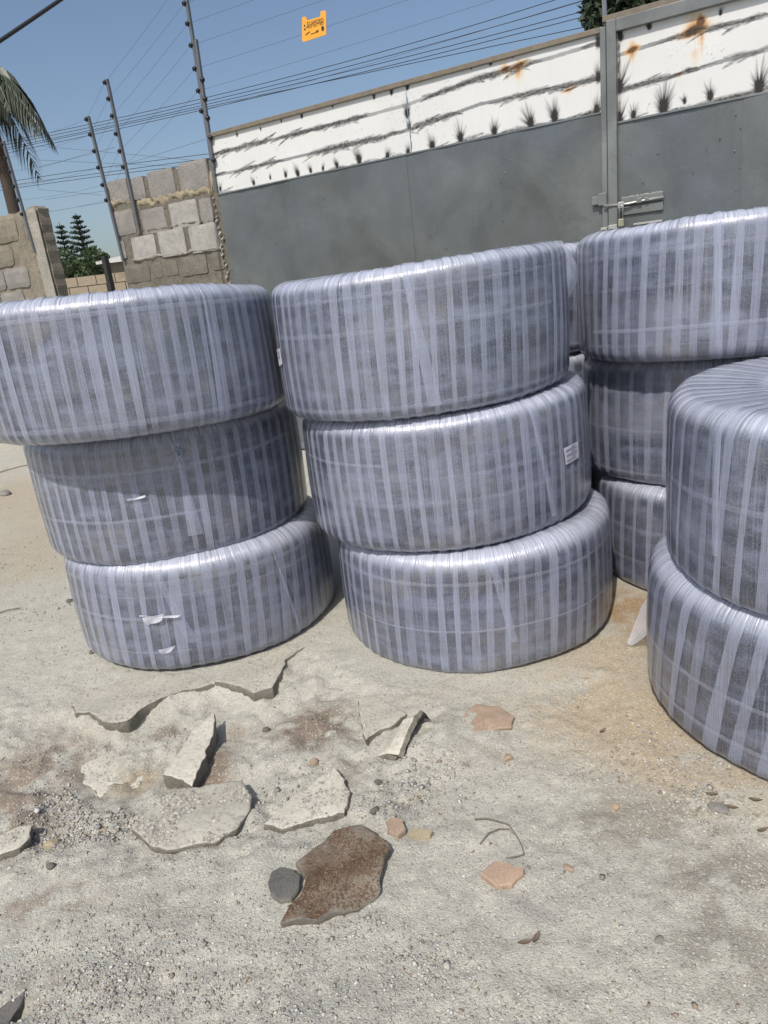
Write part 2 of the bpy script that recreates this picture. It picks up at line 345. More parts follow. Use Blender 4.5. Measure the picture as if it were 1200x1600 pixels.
def stains(x, y):
    rgb = np.zeros(x.shape + (3,)); al = np.zeros(x.shape)
    n1 = fbm(x * 7, y * 7, 61, 5); n2 = fbm(x * 22, y * 22, 71, 4)
    def lay(m, c, k):
        nonlocal rgb, al
        m = np.clip(m, 0, 1) * k; na = al + m * (1 - al); wgt = np.where(na > 1e-6, m / np.maximum(na, 1e-6), 0)[..., None]
        rgb = rgb * (1 - wgt) + np.array(c) * wgt; al = na
    br = (.175, .125, .09); red = (.25, .185, .135); tan = (.45, .36, .245); gry = (.30, .295, .275); dusk = (.25, .225, .18)
    for px, py, rx, ry, c, k in ((490, 1130, .13, .12, br, .8), (45, 1220, .16, .25, red, .75), (20, 1290, .12, .1, br, .6), (70, 1410, .12, .06, red, .6), (325, 1190, .07, .1, br, .75), (310, 1215, .06, .09, red, .6),
                                 (255, 1128, .05, .04, br, .6), (205, 1205, .09, .07, (.33, .26, .17), .7), (980, 1100, .34, .28, tan, .8), (1080, 1180, .22, .25, tan, .7), (985, 960, .14, .25, (.36, .23, .12), .85), (930, 1010, .2, .12, tan, .6),
                                 (985, 1280, .18, .10, dusk, .6), (1130, 1370, .12, .1, dusk, .65), (1140, 1480, .12, .1, dusk, .55), (760, 1180, .08, .05, red, .3), (540, 1200, .05, .05, br, .4), (60, 1540, .06, .05, dusk, .6), (270, 1410, .1, .05, dusk, .4),
                                 (30, 780, 1.2, 1.2, (.42, .35, .25), .7), (60, 860, .5, .5, (.40, .34, .25), .6), (20, 900, .3, .2, (.43, .37, .27), .5), (350, 1130, .08, .03, red, .5), (690, 1080, .12, .06, (.36, .30, .24), .4)):
        lay(gblob(x, y, px, py, rx, ry) * (sstep(.22, .66, n1 * .5 + n2 * .5) if c[0] > .3 else sstep(.36, .54, n1 * .5 + n2 * .5)) * 1.9, c, min(k * 1.1, .95))
    for px, py, rx, ry in ((650, 1260, .2, .2), (95, 1250, .1, .15), (180, 1280, .12, .08), (480, 1560, .25, .08), (820, 1400, .25, .1), (210, 1520, .2, .1)):
        lay(gblob(x, y, px, py, rx, ry) * sstep(.36, .6, n2), gry, .6)
    return rgb, al
rgb, al = stains(GX, GY)
ca = gme.color_attributes.new('stain', 'FLOAT_COLOR', 'POINT'); ca.data.foreach_set('color', np.concatenate([rgb.reshape(-1, 3), al.reshape(-1, 1)], 1).ravel().astype(np.float32))
gme.materials.append(M['ground']); ground = link(bpy.data.objects.new('ground', gme)); tag(ground, 'pale dusty ground of crushed concrete and sand', None, kind='structure')

# ---- loose gravel: real little stones, far too many to count
def gravel():
    N = 120000
    # sample in the picture so that stones are spread over what is in view, then keep by density
    px = rng.uniform(-80, 1280, N); py = 690 + 950 * rng.uniform(0, 1, N) ** .85
    v = np.stack([px - 600., py - 800.], 1); d = v @ DV / F_PX; r = v @ RV / F_PX; c, s = math.cos(PITCH), math.sin(PITCH)
    q = np.stack([r, c - s * d, -s - c * d], 1); t = -CAM_H / q[:, 2]; x = q[:, 0] * t; y = q[:, 1] * t
    # thin out so that density is per square metre
    wgt = 1 / np.maximum(t ** 3, 1e-3); wgt = np.clip(wgt / np.percentile(wgt, 97), 0, 1)
    dens = .05 + .35 * sstep(.52, .74, fbm(x * 5, y * 5, 81, 4))
    for cx, cy, rx, ry, k in ((95, 1250, .09, .17, 2.2), (180, 1285, .15, .07, 2.4), (130, 1290, .1, .07, 2.), (255, 1140, .12, .06, 1.3), (650, 1240, .16, .12, 1.3), (700, 1200, .14, .1, 1.), (420, 1230, .08, .1, 1.), (620, 1180, .1, .07, 1.),
                             (560, 1440, .08, .06, 1.), (300, 1350, .3, .04, .6), (480, 1180, .16, .14, .8), (1060, 1260, .14, .08, .7), (1000, 1180, .2, .1, .6), (900, 1210, .2, .06, .7), (360, 1300, .08, .05, 1.), (100, 1170, .2, .08, 1.), (60, 860, .9, .6, .9), (40, 960, .6, .4, .8), (30, 740, 1.6, 1.2, .8), (100, 1060, .5, .2, .5), (240, 1480, .3, .12, .5), (100, 1540, .25, .1, .5), (480, 1540, .3, .1, .4), (820, 1560, .4, .08, .3), (660, 1500, .1, .08, .7), (1000, 1120, .3, .2, .7), (1080, 1230, .2, .15, .8), (960, 1000, .2, .2, .6), (700, 1080, .3, .08, .6)):
        dens = dens + k * gblob(x, y, cx, cy, rx, ry)
    sd = poly_sd(x, y, DUG); dens = dens + .25 * (sd < 0)
    pit = poly_sd(x, y, PIT); dens = np.where(pit < .02, dens * .12, dens)
    far = np.clip((t - 2.6) / 4, 0, 1)
    keep = rng.uniform(0, 1, N) < np.clip(dens, 0, 2.2) / 2.2 * (.55 + .45 * wgt) * (1 - .5 * far)
    x, y, dens = x[keep], y[keep], dens[keep]; n = len(x)
    size = .0015 + .0032 * rng.uniform(0, 1, n) ** 3 + np.clip(dens - .6, 0, 1.4) * .0022 * rng.uniform(.2, 1, n)
    big = rng.uniform(0, 1, n) < .012; size = size * (1 + .8 * np.clip((y - 2.6) / 3, 0, 1)); size = np.where(big, size * rng.uniform(1.5, 2.4, n), size)
    z = ground_z(x, y)
    o = np.array([(1, 0, 0), (0, 1, 0), (-1, 0, 0), (0, -1, 0), (0, 0, 1), (0, 0, -1), (.62, .62, .55), (-.62, .62, .5), (-.62, -.62, .55), (.62, -.62, .5)])
    f = np.array([(4, 0, 6), (4, 6, 1), (4, 1, 7), (4, 7, 2), (4, 2, 8), (4, 8, 3), (4, 3, 9), (4, 9, 0), (5, 6, 0), (5, 1, 6), (5, 7, 1), (5, 2, 7), (5, 8, 2), (5, 3, 8), (5, 9, 3), (5, 0, 9)])
    V = o[None] * (1 + rng.uniform(-.32, .32, (n, 10, 1)))
    V = V * np.stack([rng.uniform(.8, 1.6, n), rng.uniform(.7, 1.1, n), rng.uniform(.45, .85, n)], 1)[:, None] * size[:, None, None]
    a = rng.uniform(0, 6.28, n); b = rng.uniform(-.5, .5, n)
    ca_, sa = np.cos(a)[:, None], np.sin(a)[:, None]; cb, sb = np.cos(b)[:, None], np.sin(b)[:, None]
    X, Y, Z = V[..., 0], V[..., 1], V[..., 2]; Y, Z = Y * cb - Z * sb, Y * sb + Z * cb; X, Y = X * ca_ - Y * sa, X * sa + Y * ca_
    V = np.stack([X + x[:, None], Y + y[:, None], Z + (z + size * .25)[:, None]], -1).reshape(-1, 3)
    Fc = (f[None] + (np.arange(n) * 10)[:, None, None]).reshape(-1, 3)
    me = bpy.data.meshes.new('gravel'); me.vertices.add(len(V)); me.vertices.foreach_set('co', V.ravel())
    me.loops.add(Fc.size); me.loops.foreach_set('vertex_index', Fc.ravel().astype(np.int32)); me.polygons.add(len(Fc))
    me.polygons.foreach_set('loop_start', np.arange(0, Fc.size, 3, dtype=np.int32)); me.polygons.foreach_set('loop_total', np.full(len(Fc), 3, dtype=np.int32)); me.update(calc_edges=True)
    pal = np.array([(.44, .42, .37), (.36, .35, .32), (.50, .48, .43), (.28, .27, .25), (.42, .38, .30), (.34, .27, .20), (.62, .60, .55), (.60, .58, .54), (.40, .39, .36)])
    k = rng.integers(0, len(pal), n); tint = pal[k] * rng.uniform(.85, 1.15, (n, 1))
    ca = me.color_attributes.new('tint', 'FLOAT_COLOR', 'POINT'); ca.data.foreach_set('color', np.repeat(np.concatenate([tint, np.ones((n, 1))], 1), 10, 0).ravel().astype(np.float32))
    me.materials.append(M['gravel']); o_ = link(bpy.data.objects.new('gravel', me)); tag(o_, 'loose grey gravel and stone chips strewn over the ground', 'gravel', kind='stuff'); print('gravel', n)
gravel()

# ================================================================== WRAPPED COILS
SPECS = dict(  # centre x, y, radius, base z, height, tilt x, tilt y, top corner radius
    L1=(-.913, 3.327, .618, 0.0, .512, -.012, -.015, .135), L2=(-.974, 3.345, .612, .502, .535, .0, .008, .09), L3=(-.983, 3.124, .616, 1.042, .508, -.008, -.037, .10),
    M1=(.380, 3.022, .604, 0.0, .512, .02, .008, .12), M2=(.304, 3.071, .611, .508, .520, .036, .002, .10), M3=(.241, 3.047, .596, 1.030, .520, .038, .009, .085),
    R1=(1.660, 3.27, .593, 0.0, .505, .005, -.008, .10), R2=(1.625, 3.35, .590, .498, .548, .012, -.025, .085), R3=(1.573, 3.215, .598, 1.050, .530, -.004, -.038, .09),
    N1=(1.468, 2.051, .612, 0.0, .535, -.006, .014, .15), N2=(1.488, 1.992, .597, .535, .548, .028, .014, .10),
    B1=(.86, 4.25, .598, 0.0, .515, 0, 0, .1), B2=(.88, 4.23, .598, .510, .525, .01, 0, .1), B3=(.86, 4.22, .600, 1.035, .53, .01, 0, .1))
RIN = .30
class Coil:
    def __init__(c, k, label, group):
        c.cx, c.cy, c.r, c.z0, c.h, c.tx, c.ty, c.bt = SPECS[k]; c.k = k
        rs = np.random.default_rng(sum(map(ord, k)) * 7 + 3); c.rs = rs
        c.ph = rs.uniform(0, 6.28, (9, 3)); c.am = rs.uniform(.4, 1, 9)
        c.root = empty('wrapped_coil', (c.cx, c.cy, c.z0)); tag(c.root, label, 'coil', group)
        bb, bt, h, r = .055, c.bt * .72, c.h, c.r
        pr = []
        for rr in np.linspace(RIN + .05, r - bb, 6)[:-1]: pr.append((rr, 0.0))
        for a in np.linspace(-90, 0, 8): pr.append((r - bb + bb * math.cos(R(a)), bb + bb * math.sin(R(a))))
        for z in np.linspace(bb, h - bt, 10)[1:-1]: pr.append((r + .004 * math.sin(math.pi * (z - bb) / (h - bt - bb)), z))
        for a in np.linspace(0, 90, 11): pr.append((r - bt + bt * math.cos(R(a)), h - bt + bt * math.sin(R(a))))
        for t in np.linspace(0, 1, 6)[1:]:
            rr = r - bt + (RIN + .05 - (r - bt)) * t; pr.append((rr, h - .006 * t))
        for a in np.linspace(90, 180, 6)[1:]: pr.append((RIN + .05 + .05 * math.cos(R(a)), h - .056 + .05 * math.sin(R(a))))
        c.n_open = len(pr)                                   # outer run used by the film strips
        for z in np.linspace(h - .056, .05, 6)[1:-1]: pr.append((RIN, z))
        for a in np.linspace(180, 270, 5)[:-1]: pr.append((RIN + .05 + .05 * math.cos(R(a)), .05 + .05 * math.sin(R(a))))
        c.pr = np.array(pr); nx = np.roll(c.pr, -1, 0) - np.roll(c.pr, 1, 0); nn = np.stack([nx[:, 1], -nx[:, 0]], 1); c.nr = nn / np.linalg.norm(nn, axis=1)[:, None]
        c.arc = np.concatenate([[0], np.cumsum(np.linalg.norm(np.diff(c.pr, axis=0), axis=1))])
        c.body()
    def disp(c, th, z):                                      # soft lumps of a hand-tied coil
        d = 0
        for i in range(9):
            k = i + 1; d = d + .0032 * c.am[i] / (1 + .25 * i) * np.cos(k * th + c.ph[i, 0] + (c.ph[i, 1] - 3) * z * 2.2)
        d = d + .0008 * np.cos(23 * th + c.ph[0, 2] + 3 * z) + .0006 * np.cos(57 * th + c.ph[1, 2])
        return d
    def pt(c, th, i, off):                                   # i: profile index (float arrays allowed as ints)
        p = c.pr[i]; n = c.nr[i]; d = c.disp(th, p[..., 1])
        outer = sstep(RIN + .02, c.r - .12, p[..., 0]); dd = d * outer + off
        hz = .004 * np.cos(3 * th + c.ph[2, 2]) * sstep(c.h * .6, c.h, p[..., 1])
        rr = p[..., 0] + n[..., 0] * dd; z = np.maximum(p[..., 1] + n[..., 1] * dd + hz * .6, .0015 if True else 0)
        x = rr * np.cos(th); y = rr * np.sin(th)
        return np.stack([x, y, z + c.tx * x + c.ty * y], -1)
    def sheet(c, name, th, idx, off, mat, u=None, v=None):   # th: (nu,nv) angles, idx: (nv,) profile indices
        nu, nv = th.shape; I = np.broadcast_to(idx, th.shape); V = c.pt(th, I, off).reshape(-1, 3)
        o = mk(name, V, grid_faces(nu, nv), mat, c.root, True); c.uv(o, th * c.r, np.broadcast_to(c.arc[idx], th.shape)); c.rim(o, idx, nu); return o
    def uv(c, o, u, v):
        me = o.data; lay = me.uv_layers.new(name='UVMap'); li = np.empty(len(me.loops), np.int32); me.loops.foreach_get('vertex_index', li)
        uv = np.stack([u.ravel(), v.ravel()], 1)[li]; lay.data.foreach_set('uv', uv.ravel().astype(np.float32))
    def rim(c, o, idx, nu):                                  # rims and top: film bunches there, and sun and sky sheen is painted in
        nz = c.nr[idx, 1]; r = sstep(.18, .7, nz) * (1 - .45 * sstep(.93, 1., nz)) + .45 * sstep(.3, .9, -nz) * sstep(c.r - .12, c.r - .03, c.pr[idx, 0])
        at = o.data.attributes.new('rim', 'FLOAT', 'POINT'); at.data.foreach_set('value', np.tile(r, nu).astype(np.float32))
    def body(c):
        nu = 288; nv = len(c.pr); th = np.repeat(np.linspace(0, 2 * math.pi, nu + 1)[:, None], nv, 1); I = np.broadcast_to(np.arange(nv), th.shape)
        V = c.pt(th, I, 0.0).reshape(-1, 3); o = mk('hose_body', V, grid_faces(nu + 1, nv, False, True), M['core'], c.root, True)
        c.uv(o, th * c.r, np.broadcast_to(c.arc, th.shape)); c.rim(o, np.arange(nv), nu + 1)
    def strips(c, n=50, slant=.06, w=(.020, .034), mat='film', lift=.0022):
        idx = np.arange(4, c.n_open)
        a0 = c.rs.uniform(0, .1)
        for k in range(n):
            t0 = a0 + 2 * math.pi * (k + c.rs.uniform(-.1, .1)) / n; wd = c.rs.uniform(*w) / c.r; sl = slant * c.rs.uniform(.8, 1.2) + c.rs.uniform(-.006, .006)
            vm = (c.arc[idx] - c.arc[idx].mean()); cross = np.linspace(-.5, .5, 4)[:, None] * wd * (1 + .14 * np.sin(vm * 9 + c.rs.uniform(0, 6)))[None]
            th = t0 + cross + (sl * vm / c.r)[None]
            c.sheet('film_strip', th, idx, lift + .0004 * (k % 3), M[mat])
    def tie(c, z, wd=.016, a0=0, a1=360, lift=.0042, drift=0.0, mat='tie'):
        n = max(8, int((a1 - a0) / 360 * 150)); th = np.radians(np.linspace(a0, a1, n)); rows = []
        for q in np.linspace(-.5, .5, 3):
            zz = z + q * wd + drift * np.sin(th * 1.5 + z * 9); pz = c.pr[5:c.n_open - 6]; o = np.arange(len(pz))
            rr = np.interp(zz, pz[:, 1], pz[:, 0]); d = c.disp(th, zz) + lift * (1.0 if q == 0 else .75)
            x = (rr + d) * np.cos(th); y = (rr + d) * np.sin(th); rows.append(np.stack([x, y, zz + c.tx * x + c.ty * y], -1))
        V = np.stack(rows, 1); o = mk('tie_tape', V.reshape(-1, 3), grid_faces(n, 3), M[mat], c.root, True)
        c.uv(o, np.repeat((th * c.r)[:, None], 3, 1) * .02, np.repeat((th * c.r)[:, None], 3, 1) * 60 + np.arange(3)[None] * .01)
    def theta(c, px, py):                                    # where a photo pixel meets the coil's side
        q = ray(px, py); ox, oy = -c.cx, -c.cy; a = q[0] ** 2 + q[1] ** 2; b = ox * q[0] + oy * q[1]; e = ox * ox + oy * oy - c.r ** 2
        t = (-b - math.sqrt(max(b * b - a * e, 0))) / a; p = q * t + CAMP
        x, y = p[0] - c.cx, p[1] - c.cy; return math.atan2(y, x), p[2] - c.z0 - c.tx * x - c.ty * y
    def seam(c, p0, p1, w0=.02, w1=.045, lift=.0045, name='gathered_film'):
        (a0, z0), (a1, z1) = c.theta(*p0), c.theta(*p1); idx = np.arange(6, c.n_open - 8); z = c.pr[idx, 1]; keep = (z >= min(z0, z1) - .05); idx = idx[keep]; z = c.pr[idx, 1]
        f = np.clip((z - z0) / (z1 - z0 + 1e-6), -.2, 1.3); tc = a0 + (a1 - a0) * f; wd = (w0 + (w1 - w0) * f) / c.r
        cr = np.linspace(-.5, .5, 7)[:, None]; th = tc[None] + cr * wd[None]
        o = c.sheet(name, th, idx, lift, M['seam'])
        co = np.array([v.co[:] for v in o.data.vertices]).reshape(7, len(idx), 3)   # pucker
        for j in range(7):
            k = .0014 * math.cos(j * 2.1) + .001; rad = co[j, :, :2] / np.linalg.norm(co[j, :, :2], axis=1)[:, None]
            co[j, :, :2] += rad * k * (1 if 0 < j < 6 else -.6)
        o.data.vertices.foreach_set('co', co.ravel()); o.data.update(); return o
    def patch(c, name, corners, mat, lift=.008, nu=6, nv=6, warp=0.0):   # a small sheet laid on the side, corners as pixels (tl, tr, br, bl)
        A = np.array([c.theta(*p) for p in corners]); V = np.zeros((nu, nv, 3)); TH = np.zeros((nu, nv)); ZZ = np.zeros((nu, nv))
        for i in range(nu):
            for j in range(nv):
                u, v = i / (nu - 1), j / (nv - 1); q = (A[0] * (1 - u) + A[1] * u) * (1 - v) + (A[3] * (1 - u) + A[2] * u) * v
                pz = c.pr[5:c.n_open - 6]; rr = np.interp(q[1], pz[:, 1], pz[:, 0]) + c.disp(q[0], q[1]) + lift + warp * math.sin(u * 5 + v * 4) * (.3 + v)
                x, y = rr * math.cos(q[0]), rr * math.sin(q[0]); V[i, j] = (x, y, q[1] + c.tx * x + c.ty * y); TH[i, j] = q[0] * c.r; ZZ[i, j] = q[1]
        o = mk(name, V.reshape(-1, 3), grid_faces(nu, nv), M[mat], c.root, True); c.uv(o, TH, ZZ); return o, A
GRP = dict(L='coils stacked before the block wall', M='coils stacked before the grey gate', R='coils stacked against the latch side of the gate', N='two coils stacked on the sandy patch', B='coils stacked behind the other stacks')
LAB = dict(
    L1='bottom coil with torn shiny film, stack of three before the block wall', L2='middle coil with a tied film knot, stack of three before the block wall', L3='topmost coil with one long white seam, stack before the block wall',
    M1='dusty bottom coil of the stack that holds the white paper label', M2='middle coil bearing a white printed paper label on its side', M3='topmost coil with a loose film flap hanging off its upper rim',
    R1='bottom coil of the tall stack under the gate latch', R2='middle coil of the tall stack under the gate latch', R3='topmost coil with broad white vertical tape, in front of the gate latch',
    N1='lower coil of the stack of two, loose film tail at its side', N2='upper coil of the stack of two, round top and hole showing',
    B1='bottom coil of the stack hidden behind the others, against the gate', B2='middle coil of the stack hidden behind the others, against the gate', B3='topmost coil of the stack hidden behind the others, against the gate')
C = {}
for k in SPECS:
    C[k] = Coil(k, LAB[k], GRP[k[0]])
    C[k].strips(n={'N1': 44, 'N2': 54, 'L1': 58, 'L2': 62, 'L3': 70, 'M1': 60, 'M2': 66, 'M3': 64, 'R3': 58}.get(k, 50), w={'N1': (.03, .05), 'L1': (.018, .046), 'M1': (.018, .042), 'R3': (.024, .034)}.get(k, (.018, .034)), slant={'N1': .16, 'N2': .06, 'L1': .07, 'M2': -.02}.get(k, .03))
for k, zs in dict(L1=(.36, .26, .42, .1), L2=(.40, .33, .46, .2), L3=(.055, .27, .44), M1=(.2, .4), M2=(.3, .36, .2), M3=(.05, .32, .44), R1=(.3, .15), R2=(.42, .06, .25), R3=(.07, .13, .29, .42), N1=(.24, .1), N2=(.30, .12), B3=(.05, .3, .44), B2=(.3,)).items():
    for j, z in enumerate(zs):
        c = C[k]; a0 = c.rs.uniform(150, 200) if j % 2 else 0; c.tie(z, c.rs.uniform(.009, .02), a0, 360 if not j % 2 else a0 + c.rs.uniform(60, 150), drift=.004 if z > .08 else 0)
C['L3'].seam((352, 660), (322, 478), .05, .016); C['M3'].seam((676, 615), (632, 425), .045, .02); C['M2'].seam((545, 830), (524, 700), .04, .025); C['M2'].seam((862, 790), (832, 650), .03, .018)
C['M1'].seam((800, 990), (770, 880), .03, .03); C['R3'].seam((1124, 545), (1121, 380), .022, .026); C['L2'].seam((305, 830), (285, 745), .06, .02); C['L2'].seam((280, 715), (266, 690), .022, .012); C['L1'].seam((470, 985), (440, 900), .02, .012)
C['L1'].seam((300, 1000), (262, 930), .05, .03); C['N2'].seam((1120, 860), (1122, 690), .02, .03)
# knot of film on the second coil
def knot(c, px, py):
    a, z = c.theta(px, py); mb = MB(); rs = np.random.default_rng(4)
    bx, by = math.cos(a), math.sin(a); tx, ty = -by, bx; r0 = c.r + .014
    for i in range(5):
        pts = []; n = 9; ax = rs.uniform(.006, .013); az = rs.uniform(.010, .02); ph = rs.uniform(0, 6)
        for j in range(n):
            q = j / (n - 1) * 2 * math.pi * .95 + ph; u = ax * math.cos(q); v = az * math.sin(q) ; d = r0 + .006 * math.sin(2 * q + i)
            pts.append((bx * d + tx * u, by * d + ty * u, z + v))
        mb.tube(pts, .0045, 6)
    for sx, L in ((-1, .05), (.6, .06), (.2, -.05)):
        mb.tube([(bx * r0, by * r0, z), (bx * (r0 + .004) + tx * sx * .012, by * (r0 + .004) + ty * sx * .012, z - L * .5), (bx * (r0 - .004) + tx * sx * .03, by * (r0 - .004) + ty * sx * .03, z - L)], [.006, .004, .002], 6)
    o = mb.build('film_knot', M['seam'], c.root, True); n = len(o.data.vertices); c.uv(o, np.linspace(0, 1, n), np.linspace(0, 1, n))
knot(C['L2'], 279, 708)
# torn, shiny flakes of film on the bottom coil
for cs in (([(226, 962), (258, 956), (256, 966), (234, 974)]), ([(250, 1012), (276, 1006), (270, 1014), (258, 1020)]), ([(222, 958), (282, 958), (282, 961), (224, 961)])):
    C['L1'].patch('torn_film', cs, 'flap', .014, 6, 5, .006)
C['L2'].patch('torn_film', [(200, 779), (228, 772), (228, 775), (202, 782)], 'flap', .012, 6, 4, .003)
# printed paper labels
for k, cs in (('M2', [(876, 700), (899, 689), (900, 714), (879, 726)]), ('M3', [(437, 545), (443, 543), (447, 568), (441, 571)])):
    o, A = C[k].patch('paper_label', cs, 'paper', .0075); c = C[k]; mb = MB(); rs = np.random.default_rng(2)
    for i in range(9 if k == 'M2' else 6):
        v0 = (i + .7) / 10.4; u0 = .08 if i % 3 else .45; u1 = rs.uniform(.7, .93)
        qs = []
        for u, v in ((u0, v0), (u1, v0), (u1, v0 + .035), (u0, v0 + .035)):
            q = (A[0] * (1 - u) + A[1] * u) * (1 - v) + (A[3] * (1 - u) + A[2] * u) * v; rr = np.interp(q[1], c.pr[5:-16, 1][:30], c.pr[5:-16, 0][:30]) + c.disp(q[0], q[1]) + .0092
            x, y = rr * math.cos(q[0]), rr * math.sin(q[0]); qs.append((x, y, q[1] + c.tx * x + c.ty * y))
        mb.add(qs, [(0, 3, 2, 1)])
    p = mb.build('printed_lines', M['print'], o)
# loose film flaps
def flap(c, rows, name='loose_film'):                        # rows of world points
    V = np.array(rows) - np.array([c.cx, c.cy, c.z0]); nu, nv = V.shape[:2]
    o = mk(name, V.reshape(-1, 3), grid_faces(nu, nv), M['flap'], c.root, True); u, v = np.meshgrid(np.linspace(0, .1, nu), np.linspace(0, .2, nv), indexing='ij'); c.uv(o, u, v)
def px_row(pix, y, bulge): return [tuple(at_y(x, yy, y + bulge * math.sin(i * 1.3))) for i, (x, yy) in enumerate(pix)]
flap(C['M3'], [px_row([(866, 376), (868, 400), (872, 430), (876, 462)], 2.78, .01), px_row([(878, 376), (884, 398), (890, 430), (884, 466)], 2.83, .02), px_row([(890, 392), (899, 410), (903, 436), (890, 464)], 2.90, .02), px_row([(893, 398), (902, 415), (902, 440), (886, 470)], 2.95, .01)])
def gr_row(l): return [tuple(at_z(x, y, z)) for x, y, z in l]
flap(C['N1'], [gr_row([(1018, 925, .27), (1003, 945, .21), (991, 975, .10), (980, 1006, .015)]), gr_row([(1022, 945, .25), (1012, 968, .17), (1000, 992, .07), (984, 1008, .012)]), gr_row([(1026, 970, .22), (1016, 985, .14), (1004, 998, .05), (988, 1009, .01)])])

# ================================================================== GATE
gate = empty('metal_gate', gxyz(1.7, 0)); tag(gate, 'grey sheet metal gate with scorched white upper band and welded latch', 'gate')
GI = Matrix.Translation(Vector(gxyz(1.7, 0))).inverted()
def gpart(o, parent=gate):
    o.data.transform(GI); o.parent = parent; return o
def burn_attr(o, S, Z, plumes, lines, rusts, extra=()):
    soot = np.zeros(S.shape); rust = np.zeros(S.shape); bar = np.zeros(S.shape); rs = np.random.default_rng(11)
    for s0, z0, sz in plumes:
        sz = sz * 1.1
        dx = S - s0; dz = Z - z0; m = (np.abs(dx) < sz * 1.6) & (np.abs(dz) < sz * 2.2)
        if not m.any(): continue
        x, zz = dx[m], dz[m]; ang = np.arctan2(x, zz); d = np.hypot(x, zz); lean = rs.uniform(-.25, .25); a2 = ang - lean
        Rr = sz * (.36 + 1.0 * np.exp(-(a2 / .75) ** 2)) * (.3 + .75 * vnoise(ang * 11 + s0 * 50, np.full(ang.shape, s0 * 13), 3) + .65 * vnoise(ang * 34 + s0 * 50, np.full(ang.shape, s0 * 13), 4))
        v = np.clip(1.1 - d / Rr, 0, 1) ** 1.1 * 1.15 + 1.1 * np.exp(-(x / (sz * .2)) ** 2 - ((zz - sz * .12) / (sz * .34)) ** 2)
        v = v * (.75 + .6 * vnoise(ang * 26 + s0 * 9, d * 25, 5)); soot[m] = np.maximum(soot[m], np.clip(v, 0, 1))
    for pts, wd, dens in lines:
        ps = np.array(pts); zc = np.interp(S, ps[:, 0], ps[:, 1]); ins = (S >= ps[0, 0]) & (S <= ps[-1, 0])
        n = fbm(S * 9, Z * 9, 7); bar = np.maximum(bar, ins * (np.abs(Z - zc + .004 * (n - .5)) < wd) * (.7 + .4 * vnoise(S * 5, Z * 0, 9)))
        L = ps[-1, 0] - ps[0, 0]; gate_n = rs.uniform(0, 50)
        for i in range(int(L * dens)):
            s0 = ps[0, 0] + rs.uniform(0, L)
            if vnoise(np.array([s0 * 2.6 + gate_n]), np.array([.5]), 13)[0] < .42: continue
            zc0 = np.interp(s0, ps[:, 0], ps[:, 1]); ln = rs.uniform(.04, .15); tilt = rs.uniform(-.06, .26); cv = rs.uniform(-1.8, .4); w0 = rs.uniform(.006, .021); oz = rs.uniform(-.012, .014)
            m = np.abs(S - s0) < ln
            q = (S[m] - s0) / ln; path = zc0 + oz + tilt * (S[m] - s0) + cv * (S[m] - s0) ** 2; ww = w0 * np.sqrt(np.clip(1 - q * q, 0, 1)) * (.5 + .5 * (q < .2) + .25 * (q >= .2))
            v = np.clip(1.3 - np.abs(Z[m] - path) / np.maximum(ww, 1e-5), 0, 1) * (.5 + .7 * vnoise(S[m] * 70, Z[m] * 130, 15)) * rs.uniform(.6, 1)
            soot[m] = np.maximum(soot[m], np.clip(v, 0, 1) * .93)
    for s0, z0, rx, rz in rusts:
        n = fbm(S * 16, Z * 16, 21); n2 = fbm(S * 40, Z * 6, 23)
        core = np.exp(-((S - s0) / rx) ** 2 - ((Z - z0 - .18 * (S - s0)) / (rz * .32)) ** 2); halo = np.exp(-((S - s0) / (rx * .8)) ** 2 - ((Z - z0) / (rz * 1.5)) ** 2)
        drip = np.exp(-((S - s0 - .01) / (rx * .35)) ** 2) * (Z < z0) * np.exp(-(z0 - Z) / (rz * 2.2))
        rust = np.maximum(rust, np.clip(core * 1.15 * (.5 + n) + halo * .55 * sstep(.36, .66, n) + drip * .4 * sstep(.4, .62, n2), 0, 1))
    for s0, z0, s1, z1, wd in extra:
        m = np.clip(1.2 - np.abs(S - (s0 + s1) / 2 - .006 * (vnoise(Z * 40, Z * 0, 2) - .5)) / wd, 0, 1) * ((Z > z0) & (Z < z1)) * (.3 + vnoise(S * 60, Z * 30, 31)); soot = np.maximum(soot, np.clip(m, 0, 1))
    speck = (vnoise(S * 130, Z * 130, 37) > .93) * (vnoise(S * 3, Z * 3, 39) > .55); soot = np.maximum(soot, speck * .6)
    ca = o.data.color_attributes.new('burn', 'FLOAT_COLOR', 'POINT')
    ca.data.foreach_set('color', np.stack([soot, rust, np.clip(bar, 0, 1), np.ones(S.shape)], -1).ravel().astype(np.float32))
def band_panel(s0, s1, z0, z1, off, plumes, lines, rusts, extra=(), step=.0036):
    ss = np.arange(s0, s1 + step * .5, step); zz = np.arange(z0, z1 + step * .5, step); S, Z = np.meshgrid(ss, zz, indexing='ij')
    O = off + .006 * (fbm(S * 2.5, Z * 2.5, 3) - .5)
    xy = G0[None, None] + S[..., None] * GD + O[..., None] * GN; V = np.concatenate([xy, Z[..., None]], -1).reshape(-1, 3)
    o = mk('white_panel', V, grid_faces(len(ss), len(zz)), M['band'], None, True); burn_attr(o, S, Z, plumes, lines, rusts, extra); gpart(o); return o
def PL(l): return [(*gp(x, y), k) for x, y, k in l]
